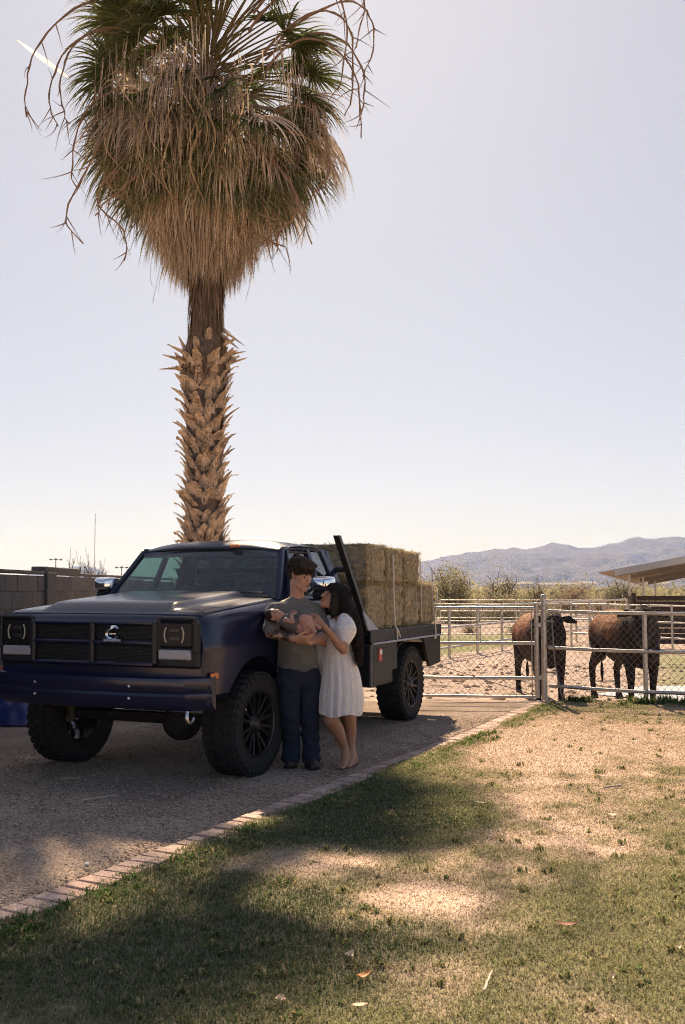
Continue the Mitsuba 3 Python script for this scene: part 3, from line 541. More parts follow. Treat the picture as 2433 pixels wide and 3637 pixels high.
ARCS += [[(1.0, -0.9, 12.9), (2.0, -1.3, 13.4), (2.75, -1.3, 13.0), (2.8, -1.3, 12.0), (2.6, -1.3, 11.2)], [(1.2, -0.9, 11.6), (2.2, -1.2, 12.2), (2.85, -1.2, 11.6), (2.95, -1.2, 10.9), (2.9, -1.2, 10.2)], [(1.4, -0.6, 12.4), (2.6, -0.9, 13.1), (3.3, -0.9, 13.0), (3.45, -0.9, 12.3), (3.3, -0.9, 11.5)], [(-1.0, -1.0, 12.0), (-2.0, -1.3, 12.3), (-2.6, -1.3, 11.8), (-2.75, -1.3, 11.0), (-2.6, -1.3, 10.4)], [(-0.8, -1.1, 11.0), (-1.9, -1.5, 10.9), (-2.4, -1.5, 10.0), (-2.45, -1.5, 9.2)], [(1.4, -1.0, 10.8), (2.2, -1.3, 10.7), (2.5, -1.3, 10.0), (2.45, -1.3, 9.2)]]
for i, A in enumerate(ARCS): arc([pp_(*a) for a in A], 0.026, twigs=6, seed=i)
# pale ribbons lying on the front of the skirt
for i in range(16):
    a = -math.pi / 2 + rp.normal(0, 0.55); z0 = 9.4 + 2.0 * rp.random(); t = np.linspace(0, 1, 6); r0 = skirt_r(z0) * 0.95
    P = [pp_((r0 + (skirt_r(z0 - 1.3 * u) - r0) * u + 0.1) * math.cos(a) + 0.16 * math.sin(5 * u + i) - 0.3 * u * math.cos(a), (r0 + (skirt_r(z0 - 1.3 * u) - r0) * u + 0.12) * math.sin(a), z0 - 1.4 * u) for u in t]
    P = spline(P, 14); V = strip(P, np.array([0.8, 0.1, 0.25]), np.linspace(0.024, 0.008, 14))
    put('dry_ribbon', (V, SF(14)), 'dead_leaf', palm, color=np.tile(np.array((0.42, 0.32, 0.21)), (28, 1)))
# thin threads below the skirt
th_ = []
for i in range(16):
    x0 = rp.uniform(-1.5, 1.5); z0 = 8.3 - 0.2 * rp.random() + 0.25 * abs(x0); l = 0.5 + 0.9 * rp.random(); t = np.linspace(0, 1, 8)
    th_.append(tube(np.stack([PX + x0 + 0.12 * np.sin(3 * t + i) * t, PY - 0.9 + 0 * t, z0 - l * t], 1), 0.004, 4))
put('hanging_thread', merge(th_), 'trunk_stalk', palm, kind='stuff')
# ragged leaf stubs on the bare neck
for (a, z, l, p) in [(q / 15 * 6.283 + rp.normal(0, 0.1), 5.92 + rp.normal(0, 0.06), 0.26 + 0.16 * rp.random(), -38 + rp.normal(0, 14)) for q in range(15)] + [(q / 9 * 6.283 + rp.normal(0, 0.2), 6.3 + rp.normal(0, 0.12), 0.18 + 0.14 * rp.random(), -58 + rp.normal(0, 12)) for q in range(9)] + [(-0.15, 6.75, 0.62, 38), (-0.35, 6.62, 0.55, 40), (-0.1, 6.2, 0.4, -10), (-0.5, 6.35, 0.35, -20), (3.3, 6.25, 0.38, -25), (3.6, 6.05, 0.45, -10), (-0.2, 6.0, 0.45, -15), (3.2, 5.95, 0.5, 5)]:
    n = 6; t = np.linspace(0, 1, n); w = 0.075 * np.interp(t, [0, 0.5, 0.8, 1], [0.8, 1, 0.7, 0.15]); rings = [[(u * l, -w[i], 0), (u * l, 0.01, 0.045 * (1.1 - u)), (u * l, w[i], 0), (u * l, -0.01, -0.04 * (1.1 - u))] for i, u in enumerate(t)]
    put('leaf_stub', loft(np.array(rings)), 'boot', palm, to_world=T().translate([PX + (tr_r(z) - 0.04) * math.cos(a), PY + (tr_r(z) - 0.04) * math.sin(a), z]).rotate([0, 0, 1], math.degrees(a)).rotate([0, 1, 0], p))
# ------------------------------------------------------------------ truck. local axes: x towards the tail from the front axle, y towards the driver's side, z up
TH = math.radians(23.3)
TM = T().translate([-1.577, 8.510, 0.0]) @ T([[math.sin(TH), math.cos(TH), 0, 0], [math.cos(TH), -math.sin(TH), 0, 0], [0, 0, 1, 0], [0, 0, 0, 1]])
TR = np.array([[math.sin(TH), math.cos(TH), 0], [math.cos(TH), -math.sin(TH), 0], [0, 0, 1]])
def TW(p): return np.asarray(p, float) @ TR.T + np.array([-1.577, 8.510, 0.0])
truck = thing('pickup_truck', 'dark blue older flatbed pickup truck loaded with hay bales and parked on gravel', 'truck')
def tp(name, vf, m, parent=None, smooth=35, **kw):
    v, f = vf; return put(name, (TW(v), np.asarray(f)[:, ::-1] if np.asarray(f).shape[1] == 3 else f), m, parent or truck, smooth=smooth, **kw)
ftop = lambda x: np.interp(x, [-0.80, -0.76, -0.70, -0.4, 0.0, 0.45, 1.85], [1.235, 1.285, 1.312, 1.340, 1.370, 1.408, 1.425])
def section(x):
    zt = float(ftop(x)); ins = float(np.interp(x, [-0.80, -0.74, -0.6], [0.045, 0.012, 0.0]))
    half = [(0.0, zt), (0.45, zt), (0.62, zt - 0.004), (0.74, zt - 0.006), (0.86, zt - 0.006), (0.915, zt - 0.02), (0.945, zt - 0.055), (0.962, zt - 0.12), (0.974, 1.15), (0.990, 1.075), (0.995, 1.04), (0.985, 1.00), (0.975, 0.90), (0.970, 0.80), (0.955, 0.70), (0.90, 0.655), (0.5, 0.65), (0.0, 0.65)]
    h = np.array(half); h[:, 0] = np.maximum(h[:, 0] - ins * (h[:, 0] > 0.5), 0)
    full = np.vstack([h, (h * [-1, 1])[::-1][1:-1]])
    return np.c_[np.full(len(full), x), full]
xs = np.r_[-0.80, -0.78, -0.76, -0.73, np.linspace(-0.68, 1.85, 34)]
body = mani(loft(np.array([section(x) for x in xs])))
def cyl_y(r, y0, y1, c, seg=40):
    an = np.linspace(0, 2 * np.pi, seg, endpoint=False); return m3.Manifold.hull_points(np.vstack([np.c_[c[0] + r * np.cos(an), np.full(seg, y), c[1] + r * np.sin(an)] for y in (y0, y1)]))
for sgn in (1, -1):
    y0, y1 = (0.52, 1.2) if sgn > 0 else (-1.2, -0.52)
    body = body - (cyl_y(0.50, y0, y1, (0.0, 0.45)) + m3.Manifold.hull_points(np.array([(x, y, z) for x in (-0.52, 0.52) for y in (y0, y1) for z in (0.3, 0.66)])))
body = body - m3.Manifold.hull_points(np.array([(x, y, z) for x in (0.60, 1.78) for y in (-0.88, 0.88) for z in (0.75, 1.6)]))
tp('body', mm(body), 'paint', smooth=28)
# hood with its raised centre
def hood():
    ux = np.r_[-0.775, -0.765, -0.74, np.linspace(-0.70, 0.40, 18)]; vy = np.r_[-0.90, -0.89, np.linspace(-0.86, -0.66, 5), -0.63, -0.60, -0.57, -0.54, np.linspace(-0.5, 0.5, 9), 0.54, 0.57, 0.60, 0.63, np.linspace(0.66, 0.86, 5), 0.89, 0.90]
    Xg, Yg = np.meshgrid(ux, vy, indexing='ij')
    fr = sst(-0.775, -0.60, Xg); bul = sst(0.645, 0.555, np.abs(Yg)) * sst(-0.70, -0.60, Xg)
    z = ftop(Xg) + 0.006 + 0.050 * bul + 0.014 * (1 - (Yg / 0.9) ** 2) * fr
    z = z - 0.012 * sst(0.885, 0.90, np.abs(Yg)) - 0.045 * sst(-0.745, -0.775, Xg)
    top = np.stack([Xg, Yg, z], -1).reshape(-1, 3); bot = np.stack([Xg, Yg, ftop(Xg) - 0.02], -1).reshape(-1, 3); n = len(top); f = gridf(*Xg.shape); a, b = Xg.shape
    rim = list(range(0, b)) + [i * b + b - 1 for i in range(1, a)] + [(a - 1) * b + j for j in range(b - 2, -1, -1)] + [i * b for i in range(a - 2, 0, -1)]
    q = np.array([[rim[i], rim[(i + 1) % len(rim)], rim[(i + 1) % len(rim)] + n, rim[i] + n] for i in range(len(rim))])
    return np.vstack([top, bot]), np.vstack([f, f[:, ::-1] + n, q[:, [0, 1, 2]], q[:, [0, 2, 3]]])
tp('hood', hood(), 'paint', smooth=25)
tp('cowl', cbox((0.10, 1.66, 0.03), (0.455, 0, 1.418), 0.01), 'black_plastic')
# grille
gr = tp('grille', merge([cbox((0.05, 1.86, 0.345), (-0.815, 0, 1.075), 0.02)]), 'black_plastic', smooth=False)
tp('header_panel', merge([cbox((0.05, 1.84, 0.045), (-0.822, 0, 1.238), 0.018)]), 'paint', gr)
for yb in (-0.565, 0.565): tp('frame_bar', cbox((0.07, 0.045, 0.33), (-0.85, yb, 1.085), 0.014), 'black_paint', gr)
tp('frame_bar', cbox((0.07, 0.045, 0.33), (-0.852, 0, 1.085), 0.014), 'black_paint', gr)
for zb in (1.232, 1.085, 0.925): tp('cross_bar', cbox((0.066, 1.12, 0.034), (-0.849, 0, zb), 0.012), 'paint', gr)
for zc in np.r_[np.linspace(0.955, 1.055, 6), np.linspace(1.113, 1.207, 6)]: tp('slat', cbox((0.03, 1.08, 0.007), (-0.842, 0, zc), 0.002, np.array([[0.96, 0, 0.28], [0, 1, 0], [-0.28, 0, 0.96]])), 'black_plastic', gr, smooth=False)
# letter C emblem with a plain plate below it
t = np.linspace(math.radians(40), math.radians(330), 22); ring = np.stack([np.full(22, -0.893), 0.20 + 0.052 * np.cos(t) + 0.012 * np.sin(t), 1.158 + 0.046 * np.sin(t)], 1)
em = [loft(np.array([[(p[0] - 0.006, p[1], p[2] + s * 0.0), (p[0] + 0.008, p[1] + 0.013 * math.cos(a), p[2] + 0.013 * math.sin(a)), (p[0] + 0.012, p[1], p[2]), (p[0] + 0.008, p[1] - 0.013 * math.cos(a), p[2] - 0.013 * math.sin(a))] for p, a, s in zip(ring, t, t * 0)])), cbox((0.012, 0.055, 0.012), (-0.89, 0.205, 1.151), 0.003)]
tp('emblem', merge(em), 'chrome', gr)
tp('badge_plate', cbox((0.012, 0.155, 0.02), (-0.89, 0.20, 1.102), 0.004), 'dull_silver', gr, label='narrow silver plate under the emblem')
# lights
for s in (1, -1):
    hl = tp('headlight', merge([cbox((0.05, 0.31, 0.205), (-0.838, s * 0.735, 1.152), 0.03)]), 'lens_dark', label='square headlight with two pale curved strips')
    for q in (1, -1):
        tt = np.linspace(-0.9, 0.9, 11); P = np.stack([np.full(11, -0.866), s * 0.735 + q * (0.055 + 0.028 * np.cos(tt * 1.3)), 1.152 + 0.072 * np.sin(tt)], 1); tp('light_strip', tube(P, 0.006, 6), 'drl', hl)
    for zz_ in (1.122, 1.182): tp('lamp_bar', cbox((0.012, 0.085, 0.028), (-0.862, s * 0.735, zz_), 0.004), 'rim_line', hl)
    tp('headlight_bezel', merge([cbox((0.034, 0.035, 0.26), (-0.848, s * 0.905, 1.15), 0.01), cbox((0.034, 0.035, 0.26), (-0.848, s * 0.595, 1.15), 0.01), cbox((0.034, 0.30, 0.028), (-0.848, s * 0.75, 1.27), 0.01)]), 'black_plastic')
    tp('turn_signal', cbox((0.04, 0.275, 0.072), (-0.848, s * 0.735, 1.005), 0.008), 'lens', label='pale rectangular turn signal')
    tp('side_marker', cbox((0.10, 0.025, 0.048), (-0.70, s * 0.985, 0.845), 0.008), 'amber', label='amber side marker')
# bumper: a creased bar, wrapped round at its ends
prof = [(-0.80, 0.845), (-0.955, 0.845), (-0.985, 0.835), (-0.992, 0.80), (-0.985, 0.745), (-0.970, 0.725), (-0.978, 0.705), (-0.965, 0.64), (-0.93, 0.60), (-0.80, 0.60)]
rg = []
for y in np.r_[-1.0, -0.985, -0.95, -0.86, np.linspace(-0.7, 0.7, 9), 0.86, 0.95, 0.985, 1.0]:
    back = 0.17 * sst(0.80, 1.0, abs(y)) + 0.05 * (abs(y)) ** 2; rg.append([(min(px + back, -0.70), y, pz) for px, pz in prof])
bp = tp('bumper', loft(np.array(rg)), 'paint', smooth=30)
for y in (-0.45, 0.42):
    for z in (0.775, 0.685): tp('bolt', X(ball((0, 0, 0), (0.007, 0.013, 0.013), 1), None, (-0.985 + 0.05 * y * y, y, z)), 'chrome', bp)
# running gear under the nose
tp('front_axle', merge([tube([(0, -0.8, 0.415), (0, 0.8, 0.415)], 0.05, 12), ball((-0.02, 0.28, 0.40), (0.17, 0.16, 0.16)), tube([(-0.12, -0.7, 0.44), (-0.12, 0.62, 0.46)], 0.022, 8)]), 'under')
tp('steering_damper', tube([(-0.22, 0.20, 0.535), (-0.20, 0.66, 0.52)], 0.032, 10), 'dull_silver', label='silver cylinder under the bumper')
tp('tow_hook', tube(spline([(-0.9, 0.88, 0.60), (-0.92, 0.89, 0.545), (-0.88, 0.89, 0.52), (-0.83, 0.89, 0.55)], 12), 0.013, 6), 'bright_metal')
tp('chassis_frame', merge([cbox((5.2, 0.08, 0.16), (1.9, y, 0.66), 0.01) for y in (-0.42, 0.42)] + [cbox((0.1, 0.9, 0.12), (x, 0, 0.64), 0.01) for x in (-0.6, 0.9, 2.4, 3.1, 4.3)] + [cbox((0.55, 0.6, 0.35), (0.35, 0, 0.62), 0.08), cbox((1.3, 0.42, 0.2), (1.4, -0.1, 0.55), 0.05)]), 'under', smooth=False)
tp('rear_axle', merge([tube([(3.68, -0.75, 0.41), (3.68, 0.75, 0.41)], 0.055, 12), ball((3.68, 0, 0.41), 0.18)]), 'under')
# wheels
def tyre(R_=0.415, w=0.30, rim=0.262):
    h = w / 2; p = [(rim, -h * 0.86), (rim + 0.03, -h * 0.98), (R_ - 0.055, -h), (R_ - 0.022, -h * 0.93), (R_ - 0.012, -h * 0.8), (R_ - 0.012, h * 0.8), (R_ - 0.022, h * 0.93), (R_ - 0.055, h), (rim + 0.03, h * 0.98), (rim, h * 0.86), (rim - 0.02, h * 0.7), (rim - 0.02, -h * 0.7)]
    parts = [lathe(p, 48)]
    for i in range(36):
        for r_, s in ((0, -1), (1, 0), (2, 1)):
            a = (i + 0.5 * (r_ % 2)) / 36 * 2 * math.pi; ca, sa = math.cos(a), math.sin(a); M_ = np.array([[-sa, 0, ca], [0, 1, 0], [ca, 0, sa]])
            parts.append(X(cbox((0.052, 0.080 if s == 0 else 0.088, 0.018), (0, s * 0.095, R_ - 0.008), 0.004), M_))
    for i in range(36):
        for s in (-1, 1):
            a = (i + 0.25) / 36 * 2 * math.pi; ca, sa = math.cos(a), math.sin(a); M_ = np.array([[-sa, 0, ca], [0, 1, 0], [ca, 0, sa]]); parts.append(X(cbox((0.034, 0.018, 0.045), (0, s * (h - 0.003), R_ - 0.045), 0.004), M_))
    return merge(parts)
TY = tyre()
def rim_mesh(s):
    p = [(0.245, -0.12), (0.268, -0.13), (0.268, 0.13), (0.258, 0.137), (0.246, 0.13), (0.232, 0.06), (0.225, -0.11)]
    parts = [X(lathe(p, 40), np.diag([1, s, 1.0]))]
    for i in range(8):
        a = i / 8 * 2 * math.pi; ca, sa = math.cos(a), math.sin(a); M_ = np.array([[-sa, 0, ca], [0, 1, 0], [ca, 0, sa]])
        for q in (-1, 1): parts.append(X(hull([(q * 0.02 + dx * 0.012, s * (0.09 + dy), 0.06) for dx in (-1, 1) for dy in (-0.02, 0.015)] + [(q * 0.055 + dx * 0.012, s * (0.112 + dy), 0.25) for dx in (-1, 1) for dy in (-0.025, 0.012)]), M_))
    parts.append(X(lathe([(0.001, 0.02), (0.085, 0.02), (0.085, 0.10), (0.06, 0.12), (0.045, 0.14), (0.001, 0.145)], 20), np.diag([1, s, 1.0])))
    return merge(parts)
def spoke_lines(s):
    parts = []
    for i in (0, 1, 2, 3, 4, 5, 6, 7):
        a = i / 8 * 2 * math.pi; ca, sa = math.cos(a), math.sin(a); M_ = np.array([[-sa, 0, ca], [0, 1, 0], [ca, 0, sa]])
        parts.append(X(tube([(0.022, s * 0.108, 0.075), (0.055, s * 0.128, 0.245)], 0.0035, 4), M_))
    return merge(parts)
for (wx, s) in ((0.0, 1), (0.0, -1), (3.68, 1), (3.68, -1)):
    rot = np.eye(3)
    if wx == 0: a = math.radians(2); rot = rotz(a)
    c = (wx, s * 0.855, 0.412)
    w = tp('wheel', X(rim_mesh(s), rot, c), 'alloy', smooth=30)
    tp('tyre', X(TY, rot, c), 'rubber', w, smooth=30); tp('rim_edge', X(merge([spoke_lines(s), X(lathe([(0.262, 0.134), (0.269, 0.134), (0.269, 0.142), (0.262, 0.142)], 40), np.diag([1, s, 1.0]))]), rot, c), 'rim_line', w)
# cab
A0, A1 = np.array([0.52, 0.83, 1.405]), np.array([0.90, 0.725, 1.855])
def mir(p): return np.asarray(p, float) * [1, -1, 1]
roof = []
for x, zc, hw in [(0.835, 1.862, 0.70), (0.842, 1.880, 0.722), (0.87, 1.898, 0.738), (0.93, 1.918, 0.750), (1.03, 1.938, 0.757), (1.2, 1.952, 0.762), (1.45, 1.950, 0.760), (1.62, 1.938, 0.752), (1.74, 1.912, 0.735), (1.80, 1.87, 0.715)]:
    ys_ = np.linspace(-1, 1, 21); top = [(x, hw * y, zc - 0.055 * abs(y) ** 3.5 - 0.01 * y * y) for y in ys_]; bot = [(x, hw * y * 0.985, zc - 0.075 - 0.01 * y * y) for y in ys_[::-1]]; roof.append(top + bot)
tp('roof', loft(np.array(roof)), 'paint_roof', smooth=40)
tp('roof_drip_rail', merge([tube([(0.86, s * 0.742, 1.828), (1.0, s * 0.766, 1.850), (1.4, s * 0.772, 1.862), (1.75, s * 0.745, 1.835)], 0.011, 6) for s in (1, -1)] + [tube(spline([(0.862, -0.735, 1.830), (0.835, -0.4, 1.852), (0.825, 0, 1.858), (0.835, 0.4, 1.852), (0.862, 0.735, 1.830)], 15), 0.013, 6)]), 'black_plastic')
tp('roof_lamp', cbox((0.03, 0.10, 0.025), (0.80, 0.30, 1.88), 0.008), 'amber')
def bar(pa, pb, wa, ta, wb=None, tb=None):
    pa, pb = np.array(pa, float), np.array(pb, float); wb = wb or wa; tb = tb or ta
    return hull([pa + (i * wa, j * ta, 0) for i in (-1, 1) for j in (-1, 1)] + [pb + (i * wb, j * tb, 0) for i in (-1, 1) for j in (-1, 1)])
pil = []
for s in (1, -1):
    pil += [bar((0.54, s * 0.885, 1.40), (0.90, s * 0.735, 1.85), 0.032, 0.026, 0.03, 0.022), bar((1.30, s * 0.94, 1.41), (1.34, s * 0.765, 1.86), 0.032, 0.02, 0.03, 0.018), bar((1.80, s * 0.93, 1.41), (1.73, s * 0.752, 1.86), 0.075, 0.022, 0.08, 0.02), bar((0.66, s * 0.93, 1.41), (0.93, s * 0.758, 1.84), 0.014, 0.02, 0.014, 0.018)]
    pil += [hull([(x, s * (y + d), z) for x, y, z in ((0.60, 0.945, 1.40), (1.82, 0.945, 1.40), (0.60, 0.938, 1.432), (1.82, 0.938, 1.432)) for d in (-0.02, 0.012)]), hull([(x, s * (y + d), z) for x, y, z in ((0.90, 0.765, 1.825), (1.78, 0.757, 1.825), (0.90, 0.745, 1.87), (1.78, 0.737, 1.87)) for d in (-0.02, 0.004)])]
pil += [bar((1.83, -0.9, 1.30), (1.78, -0.72, 1.86), 0.025, 0.06), bar((1.83, 0.9, 1.30), (1.78, 0.72, 1.86), 0.025, 0.06), cbox((0.05, 1.85, 0.30), (1.835, 0, 1.30), 0.02), cbox((0.05, 1.45, 0.07), (1.78, 0, 1.835), 0.02), cbox((0.05, 1.85, 0.6), (1.83, 0, 0.95), 0.02)]
tp('cab_pillars', merge(pil), 'paint', smooth=25)
# glass
def pane(c4, n=8, bow=0.0):
    c4 = np.array(c4, float); u, v = np.meshgrid(np.linspace(0, 1, n), np.linspace(0, 1, n), indexing='ij'); u, v = u[..., None], v[..., None]
    P = c4[0] * (1 - u) * (1 - v) + c4[1] * u * (1 - v) + c4[2] * u * v + c4[3] * (1 - u) * v; P[..., 0] -= (bow * 4 * u * (1 - u))[..., 0]; return P.reshape(-1, 3), gridf(n, n)
tp('windshield', pane([(0.525, -0.86, 1.405), (0.525, 0.86, 1.405), (0.885, 0.715, 1.845), (0.885, -0.715, 1.845)], 12, 0.055), 'glass', smooth=True)
for s, g in ((1, 'glass'), (-1, 'glass_tint')):
    tp('door_window', pane([(0.66, s * 0.932, 1.42), (1.28, s * 0.938, 1.42), (1.33, s * 0.765, 1.84), (0.93, s * 0.762, 1.84)], 5), g, smooth=True)
    tp('quarter_window', pane([(1.33, s * 0.938, 1.42), (1.74, s * 0.93, 1.42), (1.68, s * 0.757, 1.84), (1.37, s * 0.765, 1.84)], 5), g, smooth=True)
tp('rear_window', pane([(1.83, -0.85, 1.45), (1.83, 0.85, 1.45), (1.79, 0.69, 1.80), (1.79, -0.69, 1.80)], 5), 'glass_tint', smooth=True)
for s in (1, -1):
    seal = [(0.64, s * 0.948, 1.436), (0.915, s * 0.772, 1.822), (1.33, s * 0.78, 1.828), (1.285, s * 0.95, 1.436), (0.64, s * 0.948, 1.436)]
    tp('window_seal', merge([tube(seal[i:i + 2], 0.010, 5) for i in range(4)]), 'black_plastic')
tp('windshield_seal', merge([tube([(0.515, -0.875, 1.40), (0.888, -0.725, 1.855)], 0.012, 5), tube([(0.515, 0.875, 1.40), (0.888, 0.725, 1.855)], 0.012, 5), tube(spline([(0.515, -0.875, 1.402), (0.468, -0.45, 1.408), (0.455, 0, 1.41), (0.468, 0.45, 1.408), (0.515, 0.875, 1.402)], 13), 0.012, 5)]), 'black_plastic')
# wipers
for (y0, y1) in ((-0.62, -0.02), (0.10, 0.72)):
    wp = tp('wiper', merge([tube([(0.42, y0, 1.432), (0.44, (y0 + y1) / 2, 1.455)], 0.008, 5), tube([(0.455, y0 + 0.1, 1.448), (0.438, (y0 + y1) / 2, 1.462), (0.462, y1 + 0.05, 1.456)], 0.007, 5)]), 'black_plastic')
# inside
tp('dashboard', merge([cbox((0.28, 1.7, 0.18), (0.72, 0, 1.34), 0.05)]), 'interior')
tp('steering_wheel', X(lathe([(0.18, -0.012), (0.19, 0), (0.18, 0.012), (0.17, 0)], 28), np.array([[0.4, 0.9, 0], [0, 0, 1], [0.9, -0.4, 0]]).T @ np.eye(3), (0.93, 0.42, 1.42)), 'black_plastic')
for yc in (-0.45, 0.45):
    st = tp('seat', merge([cbox((0.16, 0.62, 0.62), (1.58, yc, 1.22), 0.06), cbox((0.5, 0.62, 0.18), (1.36, yc, 0.90), 0.06)]), 'seat_cloth'); tp('headrest', cbox((0.09, 0.28, 0.17), (1.60, yc, 1.60), 0.04), 'seat_cloth', st)
# doors
for s in (1, -1):
    d = tp('door', hull([(x, s * y, z) for x, z, y in ((0.60, 0.70, 0.977), (1.30, 0.70, 0.977), (1.32, 0.75, 0.984), (0.58, 0.75, 0.984), (0.58, 1.0, 0.995), (1.32, 1.0, 0.995), (0.58, 1.05, 1.001), (1.32, 1.05, 1.001), (0.60, 1.38, 0.968), (1.30, 1.38, 0.968))] + [(x, s * 0.93, z) for x in (0.6, 1.3) for z in (0.7, 1.38)]), 'paint', smooth=20)
    tp('door_handle', cbox((0.13, 0.03, 0.03), (1.22, s * 0.995, 1.27), 0.01), 'chrome', d)
# mirrors
def mirror_shell(s, c):
    an = np.linspace(0, 2 * np.pi, 24, endpoint=False); rr = []
    for x, k in ((-0.085, 0.35), (-0.075, 0.66), (-0.05, 0.88), (-0.01, 0.99), (0.04, 1.0)):
        ca, sa = np.cos(an), np.sin(an); p = 0.38; yy = 0.108 * k * np.sign(ca) * np.abs(ca) ** p; zz_ = 0.066 * k * np.sign(sa) * np.abs(sa) ** p; rr.append(np.c_[np.full(24, x), yy, zz_])
    return X(loft(np.array(rr)), None, c)
for s, c in ((1, (0.98, 1.10, 1.535)), (-1, (0.62, -0.985, 1.535))):
    mr = tp('mirror', mirror_shell(s, c), 'chrome', smooth=50, label='chrome door mirror on the driver side' if s > 0 else 'chrome door mirror on the far side')
    tp('mirror_arm', merge([tube([(c[0] + 0.02, c[1] - s * 0.08, c[2] - 0.03), (c[0] - 0.06, s * 0.955, c[2] - 0.09)], 0.016, 6), tube([(c[0] + 0.02, c[1] - s * 0.08, c[2] + 0.03), (c[0] - 0.02, s * 0.94, c[2] - 0.04)], 0.014, 6)]), 'black_plastic', mr)
    tp('mirror_glass', cbox((0.006, 0.185, 0.11), (c[0] + 0.045, c[1], c[2]), 0.002), 'mirror_glass', mr)
    tp('mirror_skirt', cbox((0.07, 0.20, 0.09), (c[0] + 0.01, c[1], c[2] - 0.098), 0.025), 'black_plastic', mr)
# flatbed
bed = tp('flatbed', merge([cbox((2.33, 2.0, 0.05), (3.535, 0, 1.02), 0.008)] + [cbox((0.08, 1.9, 0.10), (x, 0, 0.94), 0.008) for x in (2.5, 3.1, 3.7, 4.3)]), 'black_paint', smooth=False)
for s in (1, -1):
    tp('side_rail', cbox((2.35, 0.03, 0.125), (3.535, s * 1.004, 0.995), 0.006), 'black_paint', bed); tp('rub_rail', tube([(2.38, s * 1.03, 0.925), (4.70, s * 1.03, 0.925)], 0.011, 6), 'dull_silver' if s > 0 else 'black_paint', bed)
    tb = tp('toolbox', cbox((0.64, 0.42, 0.44), (2.69, s * 0.80, 0.70), 0.012), 'black_paint'); tp('toolbox_door', cbox((0.54, 0.015, 0.36), (2.69, s * 1.012, 0.69), 0.006), 'black_paint', tb)
    tp('toolbox_seam', merge([tube([(2.39, s * 1.014, 0.92), (2.385, s * 1.014, 0.48)], 0.006, 5)]), 'dull_silver', tb)
    lt = tp('latch', cbox((0.085, 0.016, 0.135), (2.60, s * 1.024, 0.80), 0.012), 'red_lens', tb, label='red and pale oval latch lamp'); tp('reflector', merge([cbox((0.06, 0.008, 0.05), (2.60, s * 1.034, 0.83), 0.004)]), 'white_plastic', tb)
    # wheel arch plate and the sloping tail skirt
    tp('wheel_arch', loft(np.array([[(x, s * 0.70, z), (x, s * 1.0, z), (x, s * 1.0, z + 0.012), (x, s * 0.70, z + 0.012)] for x, z in ((3.02, 0.60), (3.10, 0.74), (3.24, 0.86), (3.45, 0.905), (3.9, 0.905), (4.06, 0.86))])), 'black_paint', smooth=False)
    tp('step_plate', hull([(x, s * y, z) for x in (2.98, 3.16) for y in (0.93, 1.006) for z in (0.62, 0.935)]), 'black_paint', smooth=False)
    tp('tail_skirt', hull([(x, s * y, z) for x, z in ((4.05, 0.93), (4.70, 0.93), (4.72, 0.585), (4.29, 0.56)) for y in (0.97, 1.004)]), 'black_paint', smooth=False)
tp('tail_panel', cbox((0.03, 1.96, 0.34), (4.70, 0, 0.76), 0.006), 'black_paint', smooth=False)
for s in (1, -1): tp('tail_light', cbox((0.02, 0.14, 0.10), (4.722, s * 0.8, 0.80), 0.01), 'red_lens')
# leaning headache rack in front of the load
rk = []
for s in (1, -1): rk += [hull([(x + dx, s * (0.97 + dy), z) for x, z in ((2.40, 1.04), ((1.60, 2.0) if s > 0 else (1.85, 1.70))) for dx in (-0.03, 0.03) for dy in (-0.03, 0.03)])]
rk += [tube([(x, -0.97, z), (x, 0.97, z)], 0.028, 8) for x, z in ((2.25, 1.22), (2.06, 1.45), (1.87, 1.68))]
hr = tp('headache_rack', merge(rk), 'black_paint', smooth=False, label='black steel rack leaning forward behind the cab')
for s in (1, -1): tp('gusset', hull([(x, s * y, z) for x, z in ((2.18, 1.27), (2.33, 1.062), (2.62, 1.062)) for y in (0.985, 1.003)]), 'dull_silver', hr, smooth=False, label='pale triangular plate at the foot of the rack')

# ------------------------------------------------------------------ hay bales
rh = np.random.default_rng(41)
def bale_mesh(sx, sy, sz, seed):
    b = trimesh.creation.box((1, 1, 1)); v, f = trimesh.remesh.subdivide_to_size(b.vertices * [sx, sy, sz], b.faces, 0.055); v = np.array(v)
    h = np.array([sx, sy, sz]) / 2; q = np.abs(v) / h; e = np.sort(q, 1)[:, 1]; vv = v * (1 - 0.05 * sst(0.8, 1.0, e)[:, None])
    t = trimesh.Trimesh(vv, f, process=True); vv = np.array(t.vertices); nn = np.array(t.vertex_normals)
    d = (meshkit.fbm(vv * 14 + seed * 7.3, 3, seed) - 0.5) * 0.075 + (meshkit.noise(vv * np.array([60, 60, 40.]) + seed) - 0.5) * 0.022
    d -= 0.012 * np.exp(-(((np.abs(vv[:, 1]) - sy * 0.26) / 0.02) ** 2))
    return vv + nn * d[:, None], np.array(t.faces)
